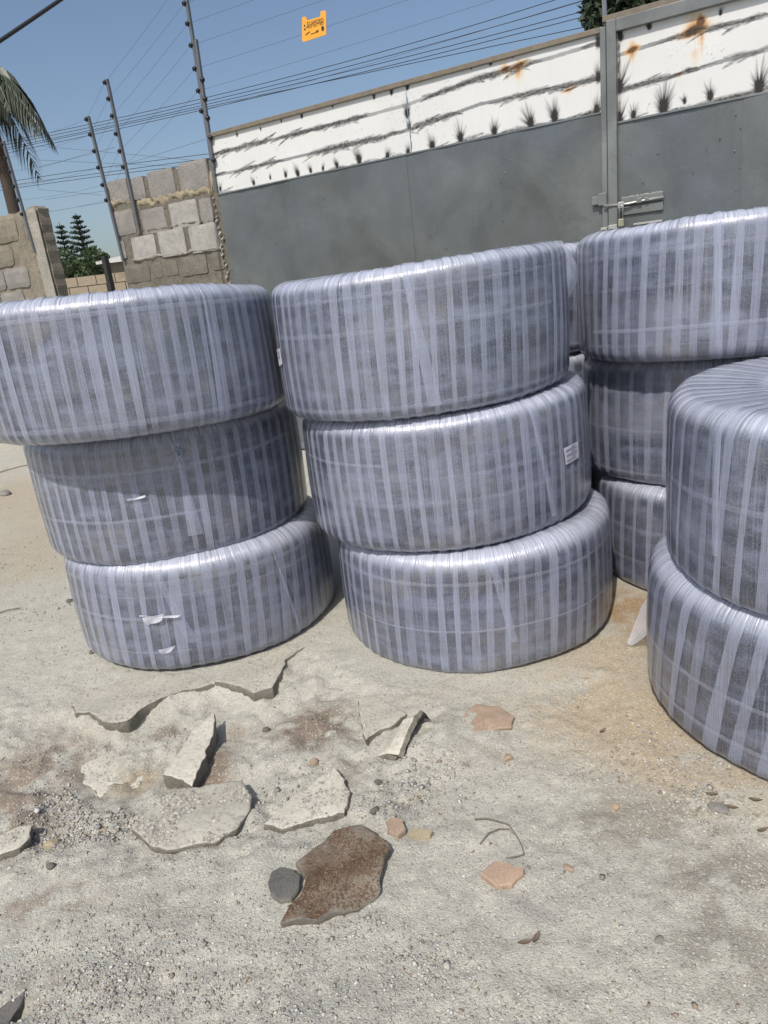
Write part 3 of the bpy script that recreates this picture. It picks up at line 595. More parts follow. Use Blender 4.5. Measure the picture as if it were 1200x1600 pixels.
left_pl = PL([(397, 287, .045), (423, 279, .03), (447, 275, .045), (466, 273, .06), (486, 268, .045), (505, 265, .035), (527, 260, .05), (562, 252, .075), (606, 246, .055), (676, 231, .075), (720, 218, .08), (773, 209, .07), (830, 196, .085), (867, 186, .09), (932, 176, .07),
              (637, 180, .075), (640, 200, .05), (638, 240, .05), (371, 212, .03), (408, 203, .022), (440, 190, .022), (472, 183, .035), (520, 167, .022), (585, 153, .035), (612, 146, .04), (637, 138, .05), (737, 107, .025), (767, 99, .045), (802, 88, .03), (835, 76, .025), (875, 66, .045), (908, 54, .025), (935, 70, .06), (935, 124, .065), (345, 297, .045), (330, 290, .03)])
ls1 = [gp(*p) for p in ((331, 242), (483, 204), (633, 165), (750, 122), (862, 90), (938, 67))]; ls2 = [gp(*p) for p in ((335, 275), (487, 240), (637, 204), (750, 163), (862, 139), (938, 122))]
ls3 = [gp(*p) for p in ((341, 304), (480, 274), (641, 240), (800, 205), (938, 173))]
lrust = [(*gp(808, 103), .07, .05), (*gp(790, 108), .04, .03), (*gp(890, 140), .05, .015)]
band_panel(-.03, 1.965, 2.405, 2.872, -.004, left_pl, [(ls1, .012, 40), (ls2, .012, 38), (ls3, .006, 14)], lrust)
band_panel(1.969, 3.425, 2.405, 2.872, -.006, left_pl, [(ls1, .012, 44), (ls2, .012, 42), (ls3, .006, 14)], lrust, [(1.965, 2.42, 1.975, 2.85, .006)])
right_pl = PL([(968, 192, .1), (990, 183, .055), (1037, 172, .11), (1070, 160, .035), (1110, 153, .065), (1186, 140, .10), (1015, 43, .05), (970, 60, .06), (968, 140, .09), (1126, 22, .03)])
rs1 = [gp(*p) for p in ((963, 88), (1012, 72), (1060, 57), (1112, 45), (1150, 35), (1200, 24), (1300, 0))]; rs2 = [gp(*p) for p in ((963, 143), (1060, 117), (1125, 97), (1200, 78), (1300, 50))]; rs3 = [gp(*p) for p in ((963, 193), (1080, 168), (1200, 139), (1300, 116))]
band_panel(3.532, 5.4, 2.325, 2.86, -.008, right_pl, [(rs1, .012, 38), (rs2, .012, 36), (rs3, .008, 18)], [(*gp(1085, 48), .07, .075), (*gp(1095, 35), .03, .08), (*gp(988, 78), .04, .04), (*gp(1063, 115), .015, .02)], [(3.53, 2.33, 3.545, 2.8, .012)])
# grey sheets below, each a slightly dented plate lapped over the next
def sheet_plate(s0, s1, z0, z1, off, seed):
    ns, nz = max(12, int((s1 - s0) / .04)), int((z1 - z0) / .05); S, Z = np.meshgrid(np.linspace(s0, s1, ns), np.linspace(z0, z1, nz), indexing='ij')
    e = np.minimum(np.minimum(S - s0, s1 - S) / .15, 1); O = off - .034 * (fbm(S * 2.2 + seed, Z * 1.9, seed, 3) - .5) * e - .006 * (fbm(S * 9, Z * 9, seed + 5, 2) - .5) * e
    xy = G0 + S[..., None] * GD + O[..., None] * GN; V = np.concatenate([xy, Z[..., None]], -1).reshape(-1, 3)
    nb = len(V); V2 = V + np.array([GN[0] * .002, GN[1] * .002, 0]); f = grid_faces(ns, nz).tolist()
    o = mk('steel_sheet', np.concatenate([V, V2]), f + [tuple(nb + i for i in q[::-1]) for q in f], M['gate'], None, True); gpart(o)
seams_l = [-.04, gp(535, 300)[0], gp(640, 300)[0], gp(785, 250)[0], 3.425]
for i in range(4): sheet_plate(seams_l[i] - (.012 if i else 0), seams_l[i + 1], .04, 2.409, -.001 - .0035 * (i % 2), 40 + i)
seams_r = [3.532, gp(1158, 250)[0], 5.4]
for i in range(2): sheet_plate(seams_r[i], seams_r[i + 1] + (.012 if i == 0 else 0), .04, 2.328, -.004 - .0035 * i, 50 + i)
def gb(name, mat, *boxes, bev=.004, parent=gate):
    m = MB()
    for b in boxes: m.gbox(*b)
    o = m.build(name, M[mat], None); gpart(o, gate)
    if parent is not gate: o.parent = parent
    if bev: bevel(o, bev)
    return o
gb('top_rail', 'rail', (-.03, 3.44, 2.872, 2.907, -.03, .03))
gb('gate_post', 'frame', (3.424, 3.462, .02, 2.90, -.035, .045)); gb('leaf_stile', 'frame', (3.468, 3.530, .02, 2.925, -.05, .03))
gb('leaf_top_bar', 'frame', (3.53, 5.4, 2.852, 2.925, -.05, .03)); gb('top_rail', 'rail', (3.44, 5.4, 2.927, 2.962, -.028, .03))
gb('bottom_rail', 'frame', (-.03, 3.42, .02, .075, -.03, .03)); gb('bottom_rail', 'frame', (3.53, 5.4, .02, .075, -.03, .03))
gb('band_lip', 'frame', (-.03, 3.42, 2.402, 2.412, -.012, -.005), bev=0); gb('band_lip', 'frame', (3.532, 5.4, 2.32, 2.331, -.014, -.007), bev=0)
# backing so that no daylight shows between the lapped sheets
gb('back_brace', 'frame', (-.03, 3.42, 1.2, 1.25, .012, .05)); gb('back_brace', 'frame', (3.54, 5.4, 1.2, 1.25, .012, .05)); gb('back_brace', 'frame', (-.03, 3.42, 2.38, 2.43, .012, .05)); gb('back_brace', 'frame', (3.54, 5.4, 2.3, 2.35, .012, .05))
# latch
lt = gb('latch_plate', 'frame', (3.55, 3.825, 1.80, 1.852, -.020, -.006), (3.55, 3.825, 1.738, 1.79, -.018, -.006), bev=.002)
gb('strike_plate', 'frame', (3.355, 3.425, 1.83, 1.885, -.042, -.03), (3.40, 3.458, 1.82, 1.9, -.05, -.036), bev=.003)
m = MB(); m.tube([gxyz(3.44, 1.815, -.06), gxyz(3.6, 1.806, -.045), gxyz(3.66, 1.812, -.03), gxyz(3.83, 1.817, -.03)], .009, 8); gpart(m.build('sliding_bolt', M['chrome'], None, True))
gb('bolt_keeper', 'frame', (3.655, 3.69, 1.80, 1.835, -.046, -.012), bev=.003); gb('bolt_keeper', 'frame', (3.71, 3.735, 1.805, 1.83, -.042, -.012), bev=.003)
gb('bolt_tab', 'chrome', (3.535, 3.575, 1.785, 1.825, -.062, -.052), bev=.003)
gb('lower_bracket', 'weld', (3.415, 3.462, 1.655, 1.675, -.06, -.036), (3.47, 3.53, 1.655, 1.685, -.07, -.052), bev=.004); gb('lower_bracket', 'weld', (3.63, 3.82, 1.662, 1.676, -.02, -.006), bev=.003)
m = MB()
for a, b, n in ((3.555, 3.82, 26),):
    for i in range(n):
        s_ = a + (b - a) * i / n; z_ = 1.853 + random.uniform(-.002, .003); m.tube([gxyz(s_, z_, -.012), gxyz(s_ + .009, z_ + random.uniform(-.002, .003), -.014)], random.uniform(.002, .005), 5)
gpart(m.build('weld_bead', M['weld'], None, True))
for i, (x, y) in enumerate(((510, 320), (505, 310), (430, 380), (590, 292), (625, 302), (697, 388), (742, 353), (672, 367), (785, 255), (790, 270), (783, 285), (786, 345), (798, 250), (1150, 180), (1125, 216), (1148, 236), (1104, 232), (1158, 262), (1150, 296), (1005, 285), (1028, 240), (985, 240), (845, 343), (890, 341), (850, 229), (1083, 268), (1157, 200))):
    s_, z_ = gp(x, y); m = MB(); r_ = random.uniform(.003, .006); n = 7
    pts = [gxyz(s_ + r_ * math.cos(6.283 * k / n), z_ + r_ * math.sin(6.283 * k / n) * .8, -.004) for k in range(n)] + [gxyz(s_ + .5 * r_ * math.cos(6.283 * k / n), z_ + .5 * r_ * math.sin(6.283 * k / n), -.014) for k in range(n)]
    m.add(pts, [(k, (k + 1) % n, n + (k + 1) % n, n + k) for k in range(n)] + [tuple(range(n, 2 * n))]); gpart(m.build('weld_spot', M['frame' if i % 3 else 'weld'], None, True))
# padlock hangs from the bolt
pl = empty('padlock', gxyz(3.556, 1.66, -.062)); tag(pl, 'small brass padlock hanging from the gate bolt', 'padlock')
PI_ = Matrix.Translation(Vector(gxyz(3.556, 1.66, -.062))).inverted()
m = MB(); m.gbox(3.538, 3.576, 1.665, 1.715, -.074, -.052); o = m.build('lock_body', M['brass'], None); o.data.transform(PI_); o.parent = pl; bevel(o, .004)
m = MB(); m.tube([gxyz(3.545, 1.71, -.063), gxyz(3.545, 1.785, -.063), gxyz(3.549, 1.798, -.063), gxyz(3.557, 1.803, -.063), gxyz(3.565, 1.798, -.063), gxyz(3.569, 1.785, -.063), gxyz(3.569, 1.71, -.063)], .0035, 8); o = m.build('shackle', M['chrome'], None, True); o.data.transform(PI_); o.parent = pl

# ================================================================== BLOCK WALLS
def rough_box(name, s0, s1, z0, z1, o0, o1, mat, parent, inv, amp=.006, step=.045, seed=0):   # blocky solid with chipped faces
    ns, nz = max(3, int((s1 - s0) / step) + 1), max(3, int((z1 - z0) / step) + 1); S, Z = np.meshgrid(np.linspace(s0, s1, ns), np.linspace(z0, z1, nz), indexing='ij')
    jx = (fbm(S * 14 + seed, Z * 14, seed + 1, 3) - .5); jz = (fbm(S * 14, Z * 14 + seed, seed + 2, 3) - .5); jo = (fbm(S * 10 + seed * 3, Z * 10, seed + 3, 4) - .5)
    edge = np.zeros(S.shape); edge[0] = edge[-1] = 1; edge[:, 0] = edge[:, -1] = 1
    corner = np.zeros(S.shape)
    for i in (0, -1):
        for j in (0, -1): corner[i, j] = 1
    cs, cz = (s0 + s1) / 2, (z0 + z1) / 2
    S2 = S + jx * amp * 2.2 - np.sign(S - cs) * corner * amp * 1.2; Z2 = Z + jz * amp * 2.2 - np.sign(Z - cz) * corner * amp * 1.2
    O = o0 + jo * amp * 1.4 + edge * amp * .9
    front = np.concatenate([G0 + S2[..., None] * GD + O[..., None] * GN, Z2[..., None]], -1).reshape(-1, 3)
    back = np.concatenate([G0 + S2[..., None] * GD + np.full(S.shape + (1,), o1) * GN, Z2[..., None]], -1).reshape(-1, 3)
    f = grid_faces(ns, nz).tolist(); nb = len(front); idx = np.arange(nb).reshape(ns, nz)
    loop = idx[:, 0].tolist() + idx[-1, 1:].tolist() + idx[-2::-1, -1].tolist() + idx[0, -2:0:-1].tolist()
    fs = f + [(loop[(i + 1) % len(loop)], loop[i], loop[i] + nb, loop[(i + 1) % len(loop)] + nb) for i in range(len(loop))] + [tuple(nb + i for i in q[::-1]) for q in f]
    o = mk(name, np.concatenate([front, back]), fs, M[mat]); o.data.transform(inv); o.parent = parent; return o
bw = empty('block_wall', gxyz(-.78, 0, .1)); tag(bw, 'sandcrete block wall with crumbling yellow mortar joining the gate', 'wall'); BI = Matrix.Translation(Vector(gxyz(-.78, 0, .1))).inverted()
rough_box('mortar_core', -1.47, -.045, 0, 2.70, .006, .22, 'mortar', bw, BI, .009, .03, 3)
def blocks(lst, parent, inv, o0=0.0, seed=100):
    for i, (x0, y0, x1, y1, mat) in enumerate(lst):          # pixel corners: top-left and bottom-right
        s0, zt = gp(x0, y0); s1, zb = gp(x1, y1); rough_box('block', s0, s1, zb, zt, o0 + random.uniform(-.004, .003), .05, mat, parent, inv, .0042, .03, seed + i)
def cblk(x, y): return x, y                                  # pixels read off a 5.455x enlargement of (150,220)
K = lambda a, b, c, d, m_: (150 + a / 5.4545, 220 + b / 5.4545, 150 + c / 5.4545, 220 + d / 5.4545, m_)
blocks([K(95, 350, 292, 512, 'block'), K(290, 320, 432, 485, 'block'), K(430, 275, 690, 455, 'block'), K(688, 205, 985, 392, 'block')], bw, BI, -.004, 100)
blocks([K(140, 610, 345, 785, 'block'), K(372, 595, 612, 765, 'block'), K(612, 540, 885, 712, 'block_pale'), K(868, 500, 1005, 690, 'block')], bw, BI, -.002, 120)
blocks([K(195, 855, 268, 1000, 'block'), K(295, 830, 530, 985, 'block_pale'), K(525, 778, 785, 962, 'block_pale'), K(782, 735, 1060, 925, 'block_pale')], bw, BI, -.010, 140)
blocks([K(235, 1070, 470, 1190, 'block_dark'), K(470, 1040, 575, 1160, 'block_dark'), K(580, 1030, 708, 1140, 'block_dark'), K(712, 1000, 960, 1125, 'block_dark'), K(975, 960, 1100, 1090, 'block_dark')], bw, BI, -.006, 160)
zz = 1.58
while zz > .1:
    s_ = -1.45 + (.2 if int(zz * 10) % 2 else 0)
    while s_ < -.12: rough_box('block', s_, min(s_ + .42, -.09), max(zz - .205, .01), zz, -.004, .05, 'block_dark', bw, BI, .006, .06, int(s_ * 99 + zz * 77) % 500); s_ += .44
    zz -= .23
# yellow mortar courses, squeezed out and uneven
def mortar_bed(x0, y0, x1, y1, th, mat, seed, o0=-.002):
    s0, z0 = gp(x0, y0); s1, z1 = gp(x1, y1); n = 40; m = []; S = np.linspace(s0, s1, n); zc = np.linspace(z0, z1, n)
    top = zc + th / 2 + (fbm(S * 16, S * 0, seed) - .5) * th * 1.4; bot = zc - th / 2 + (fbm(S * 16, S * 0, seed + 7) - .5) * th * 1.2
    V = []; rows = 5
    for i in range(n):
        for j in range(rows):
            f = j / (rows - 1); z = bot[i] * (1 - f) + top[i] * f; o = o0 + (.014 if j in (0, rows - 1) else -.004) + .02 * (vnoise(np.array([S[i] * 30]), np.array([z * 30]), seed + 3)[0] - .5); V.append(gxyz(S[i], z, o))
    o = mk('mortar_bed', V, grid_faces(n, rows), M[mat], None, True); o.data.transform(BI); o.parent = bw
mortar_bed(174, 318, 204, 314, .07, 'mortar_yel', 3); mortar_bed(215, 318, 258, 308, .075, 'mortar_yel', 5); mortar_bed(256, 308, 332, 293, .085, 'mortar_yel', 9); mortar_bed(225, 360, 335, 343, .03, 'mortar', 15, .003); mortar_bed(208, 406, 346, 386, .035, 'strip', 21, -.008); mortar_bed(205, 375, 222, 360, .05, 'mortar', 25, .003)
mortar_bed(326, 290, 333, 280, .12, 'mortar_yel', 31)
# coping rubble along the joint with the gate
for i in range(16):
    s_ = -.085 + random.uniform(-.015, .02); z_ = 2.38 - i * .05 + random.uniform(-.01, .01); r_ = random.uniform(.012, .024); rs = np.random.default_rng(i); mb = MB()
    o_ = np.array([(1, 0, 0), (0, 1, 0), (-1, 0, 0), (0, -1, 0), (0, 0, 1), (0, 0, -1), (.6, -.6, .6), (-.6, -.6, -.5)]) * r_ * rs.uniform(.7, 1.3, (8, 1)); mb.add(o_ + np.array(gxyz(s_, z_, -.005)), [(4, 0, 1), (4, 1, 2), (4, 2, 3), (4, 3, 6), (4, 6, 0), (3, 0, 6), (5, 1, 0), (5, 2, 1), (5, 7, 2), (5, 3, 7), (2, 7, 3), (5, 0, 3)])
    o = mb.build('mortar_lump', M['strip'], None); o.data.transform(BI); o.parent = bw
# wall end pillar on the other side of the gap
lw = empty('rough_wall', gxyz(-3.6, 0, .1)); tag(lw, 'weathered tan block wall ending in a rough cast column beside the gap', 'wall'); LI = Matrix.Translation(Vector(gxyz(-3.6, 0, .1))).inverted()
sC0 = gp(38, 322)[0]; sC1 = gp(52, 325)[0]
rough_box('mortar_core', -5.6, sC0, 0, 2.66, .02, .24, 'pillar', lw, LI, .02, .05, 211)
rough_box('cast_column', sC0 + .005, sC1 + .03, 0, 2.66, -.012, .0, 'strip', lw, LI, .004, .04, 215)
rough_box('column_core', sC0 - .02, sC1 + .035, 0, 2.69, .012, .16, 'pillar', lw, LI, .016, .04, 219)
rough_box('render_coat', sC0 - .22, sC0 - .01, 0, 2.66, -.006, .05, 'pillar', lw, LI, .022, .04, 223)
for i, (za, zb) in enumerate(((2.60, 2.38), (2.35, 2.13), (2.10, 1.88), (1.85, 1.63), (1.6, 1.38), (1.35, 1.13), (1.1, .88), (.85, .63), (.6, .38), (.35, .1))):
    s_ = sC0 - .24 - (.18 if i % 2 else 0)
    while s_ > -5.4:
        s2 = max(s_ - .43, -5.55); rough_box('block', s2, s_, zb, za, -.004, .06, 'block' if (i + int(s_ * 7)) % 3 else 'pillar', lw, LI, .012, .05, 230 + i * 9 + int(-s_ * 10)); s_ -= .455
# dark steel post inside the gap and low wall, hut beyond
def pole(name, foot, top, rad, mat, label, cat, group=None):
    r = empty(name, foot); tag(r, label, cat, group); f = Vector(foot); t = Vector(top) - f; a = Vector((GD[0], GD[1], 0)) * rad; b = Vector((GN[0], GN[1], 0)) * rad; m = MB()
    m.box8([-a - b, a - b, a + b, -a + b, t - a - b, t + a - b, t + a + b, t - a + b]); m.build('shaft', M[mat], r); return r
px0 = gp(163, 400, .35)
pole('steel_post', gxyz(px0[0], 0, .35), gxyz(px0[0], px0[1], .35), .028, 'rust', 'dark rusty steel post standing in the gap beside the block wall', 'post')
def far_box(name, pts, y0, y1, mat, parent=None):            # pts: px left, right, top ; from the ground up
    a = at_y(pts[0], pts[2], y0); b = at_y(pts[1], pts[2], y0); z = max(a[2], b[2]); m = MB(); m.box8([(a[0], y0, -.1), (b[0], y0, -.1), (b[0], y1, -.1), (a[0], y1, -.1), (a[0], y0, z), (b[0], y0, z), (b[0], y1, z), (a[0], y1, z)]); return m.build(name, M[mat], parent), a, b, z
fw = empty('boundary_wall', (-7.5, 18, 0)); tag(fw, 'low tan block wall far beyond the gap', 'wall')
a = at_y(60, 436, 18); b = at_y(240, 430, 18); zt = at_y(130, 432, 18)[2]
m = MB(); m.box8([(a[0], 18.02, 0), (b[0], 18.02, 0), (b[0], 18.2, 0), (a[0], 18.2, 0), (a[0], 18.02, zt), (b[0], 18.02, zt), (b[0], 18.2, zt), (a[0], 18.2, zt)]); o = m.build('mortar_core', M['mortar'], None); o.data.transform(Matrix.Translation((7.5, -18, 0))); o.parent = fw
bm = MB(); x0, x1 = a[0], b[0]; me0 = None; row = 0; z_ = zt - .005
while z_ > .1:
    x = x0 + (.22 if row % 2 else 0)
    while x < x1 - .43:
        if me0 is None: mm = MB(); mm.box8([(0, 0, 0), (.43, 0, 0), (.43, .05, 0), (0, .05, 0), (0, 0, .205), (.43, 0, .205), (.43, .05, .205), (0, .05, .205)]); o = mm.build('block', M['farwall'], fw); me0 = o.data
        else: o = link(bpy.data.objects.new('block', me0), fw)
        o.location = (x + 7.5, random.uniform(-.012, .0), z_ - .205); x += .45
    z_ -= .225; row += 1
hut = empty('hut', (-7.4, 24, 0)); tag(hut, 'small hut with white sloping roof behind the gap', 'hut')
a = at_y(152, 398, 24); b = at_y(205, 392, 24); off = Matrix.Translation((7.4, -24, 0))
m = MB(); m.box8([(a[0] + .15, 24, 0), (b[0], 24, 0), (b[0], 27, 0), (a[0] + .15, 27, 0), (a[0] + .15, 24, a[2] - .3), (b[0], 24, a[2] - .3), (b[0], 27, a[2]), (a[0] + .15, 27, a[2])]); o = m.build('hut_wall', M['block_dark'], None); o.data.transform(off); o.parent = hut
m = MB(); m.box8([(a[0], 23.7, a[2] - .3), (b[0] + .2, 23.7, a[2] - .3), (b[0] + .2, 27.2, a[2] + .05), (a[0], 27.2, a[2] + .05), (a[0], 23.7, a[2] - .22), (b[0] + .2, 23.7, a[2] - .22), (b[0] + .2, 27.2, a[2] + .13), (a[0], 27.2, a[2] + .13)]); o = m.build('hut_roof', M['white'], None); o.data.transform(off); o.parent = hut

# ================================================================== ELECTRIC FENCE
def fence_pole(p_top, p_foot, ins, label, off=-.018, z_top=None, off_ins=-.02, side=-1):
    s1, zt = gp(*p_top, off); s0, zb = gp(*p_foot, off)
    if z_top: s1 += (z_top - zt) * (s1 - s0) / max(zt - zb, .1); zt = z_top
    foot = Vector(gxyz(s0, zb, off)); top = Vector(gxyz(s1, zt, off)); r = pole('fence_pole', tuple(foot), tuple(top), .013, 'steel', label, 'pole', 'electric fence poles')
    out = []
    for z in ins:
        f = (z - zb) / (zt - zb); p = foot.lerp(top, f); d = Vector((GD[0], GD[1], 0)) * side * .02 + Vector((GN[0], GN[1], 0)) * -.012; q = p + d - foot
        m = MB(); ax = d.normalized(); m.tube([q - ax * .018, q - ax * .006, q - ax * .004, q + ax * .004, q + ax * .006, q + ax * .02], [.014, .016, .023, .023, .016, .014], 10); m.build('insulator', M['black'], r, True); out.append(p + d * 1.1)
    return out
zA = [gp(x, y, -.035)[1] for x, y in ((291, 4), (295, 36), (300, 70), (305, 107), (309, 142), (313, 174))]
dz = (zA[0] - zA[-1]) / 5; zA = [zA[0] + 2 * dz, zA[0] + dz] + zA
A = fence_pole((293, 8), (339, 300), zA, 'tall fence pole carrying eight insulators at the gate corner', z_top=zA[0] + .06)
zB = [gp(x, y, -.03)[1] for x, y in ((315, 125), (319, 155), (323, 185), (328, 215), (333, 250))]
Bp = fence_pole((306, 62), (334, 262), zB, 'shorter fence pole fixed close against the tall corner pole', side=1, off=-.02)
z2 = [gp(x, y, -.035)[1] for x, y in ((166, 128), (170, 154), (175, 181), (181, 209), (187, 236), (192, 261))]
P2 = fence_pole((167, 124), (218, 362), z2, 'fence pole clamped across the face of the block wall')
z3 = [gp(x, y, -.035)[1] for x, y in ((136, 186), (141, 210), (147, 236), (153, 262), (160, 289), (165, 313))]
P3 = fence_pole((138, 182), (193, 408), z3, 'fence pole at the free end of the block wall by the gap')
z4 = [gp(x, y, -.035)[1] for x, y in ((5, 225), (10, 246), (16, 268), (21, 291), (26, 313), (32, 335))]
P4 = fence_pole((5, 221), (55, 395), z4, 'fence pole on the rough tan wall beneath the palm')
s5 = gp(945, 20)[0]
P5 = fence_pole((944, 0), (946, 40), zA, 'fence pole rising above the gate post beside the leafy tree', z_top=zA[0] + .06, off=.0)
def wire(name, a, b, rad, mat, sag, label, cat, group, n=14):
    a, b = Vector(a), Vector(b); pts = [a.lerp(b, i / n) - Vector((0, 0, sag * 4 * (i / n) * (1 - i / n))) for i in range(n + 1)]; m = MB(); m.tube(pts, rad, 5)
    o = m.build(name, M[mat], None, True); tag(o, label, cat, group); return o
for p, q in zip(A, P5): wire('fence_wire', p, q, .0011, 'wire', .012, 'thin fence wire strung above the gate between its two poles', 'wire', 'fence wires above the gate')
for p, q in zip(A[1:], P2): wire('fence_wire', p, q, .0010, 'wire', .01, 'thin fence wire from the corner pole down to the wall pole', 'wire', 'fence wires above the block wall')
for p, q in zip(P2, P3): wire('fence_wire', p, q, .0010, 'wire', .0, 'short fence wire between the two poles on the block wall', 'wire', 'short fence wires on the block wall')
for p, q in zip(P3, P4): wire('fence_wire', p, q, .0010, 'wire', .02, 'thin fence wire crossing the gap between block wall and tan wall', 'wire', 'fence wires across the gap')
def gplane(px, py, off): s_, z_ = gp(px, py, off); return np.array(gxyz(s_, z_, off))
def util(p, off, rad, label, group, name='utility_cable'):
    xs = [q[0] for q in p]; cf = np.polyfit(xs, [q[1] for q in p], len(p) - 1); m = MB(); three = len(p) == 3
    m.tube([tuple(gplane(x, np.polyval(cf, x), off)) for x in (np.linspace(-150, 1150 if xs[-1] > 500 else 480, 24) if three else np.linspace(xs[0], xs[-1], 6))], rad, 5)
    tag(m.build(name, M['cable'], None, True), label, 'cable', group)
for q in (((50, 213), (333, 150), (800, 21)), ((50, 218), (333, 156), (800, 34)), ((50, 223), (333, 161), (800, 47)), ((50, 231), (333, 168), (800, 55)), ((50, 226), (333, 165), (800, 66))):
    util(q, 5.0, .005, 'black utility cable sweeping across the sky behind the gate', 'black utility cables')
for q in (((65, 276), (160, 262), (330, 240)), ((65, 283), (160, 270), (330, 247)), ((65, 288), (160, 275), (330, 255))):
    util(q, 9.0, .007, 'lower dark cable passing behind the block wall', 'lower utility cables')
for q in (((60, 228), (320, 252)), ((60, 250), (320, 262)), ((60, 262), (180, 230)), ((70, 312), (165, 298)), ((70, 332), (165, 316)), ((180, 262), (320, 218)), ((60, 296), (160, 305))):
    util(q, 12.0, .004, 'thin slack drop wire crossing others in the gap', 'thin drop wires', 'drop_wire')
a = at_y(-40, 88, 5.2); b = at_y(110, -14, 6.0); a2 = a + (a - b) * .5; b2 = b + (b - a) * .8
wire('overhead_cable', tuple(a2), tuple(b2), .013, 'cable', .01, 'thick overhead cable passing above the palm fronds', 'cable', None)
# hanging warning sign
sg = empty('warning_sign', gxyz(1.222, 3.385, -.05)); tag(sg, 'small orange warning plate with black lettering clipped to the fence wires', 'sign'); SI = Matrix.Translation(Vector(gxyz(1.222, 3.385, -.05))).inverted()
def sgm(name, mat, poly, o0, o1, parent=sg):
    n = len(poly); V = [gxyz(s_, z_, o0) for s_, z_ in poly] + [gxyz(s_, z_, o1) for s_, z_ in poly]
    o = mk(name, V, [tuple(range(n)), tuple(range(2 * n - 1, n - 1, -1))] + [((i + 1) % n, i, n + i, n + (i + 1) % n) for i in range(n)], M[mat]); o.data.transform(SI); o.parent = parent; return o
SG = lambda x, y: gp(460 + x / 20, 10 + y / 20, -.05)        # read off a 20x enlargement
plate = sgm('plate', 'sign', [SG(*p) for p in ((240, 350), (300, 325), (365, 325), (400, 440), (815, 320), (820, 160), (930, 130), (990, 150), (995, 880), (290, 1115), (245, 1080))], -.052, -.048)
def txt(s_, p, q, h, parent=plate):                           # text from pixel p towards q
    cu = bpy.data.curves.new('lettering', 'FONT'); cu.body = s_; cu.size = 1; cu.align_x = 'LEFT'; tmp = bpy.data.objects.new('tmp', cu); col.objects.link(tmp)
    dg = bpy.context.evaluated_depsgraph_get(); me = bpy.data.meshes.new_from_object(tmp.evaluated_get(dg)); bpy.data.objects.remove(tmp)
    xs = [v.co.x for v in me.vertices]; wd = max(xs); (s0, z0), (s1, z1) = SG(*p), SG(*q); out = []
    for v in me.vertices: v.co = SI @ Vector(gxyz(s0 + (s1 - s0) * v.co.x / wd, z0 + (z1 - z0) * v.co.x / wd + v.co.y * h, -.0545))
    me.materials.clear(); me.materials.append(M['ink']); o = link(bpy.data.objects.new('lettering', me), parent)
txt('GUARDED', (400, 610), (925, 480), .036); txt('PROTECTED', (380, 705), (925, 560), .024)
sgm('lettering', 'ink', [SG(520, 860), SG(760, 780), SG(760, 795), SG(520, 878)], -.0545, -.053, plate); sgm('lettering', 'ink', [SG(680, 790), SG(765, 760), SG(765, 735), SG(680, 765)], -.0545, -.053, plate)
cx, cz = SG(890, 690); sgm('round_mark', 'ink', [(cx + .0125 * math.cos(k * .524), cz + .017 * math.sin(k * .524)) for k in range(12)], -.0545, -.053, plate)
for q in ([(300, 590), (345, 570), (325, 660)], [(300, 700), (360, 690), (350, 740), (320, 750)], [(350, 890), (480, 780), (490, 800), (370, 905)]): sgm('warning_mark', 'ink', [SG(*p) for p in q], -.0545, -.053, plate)

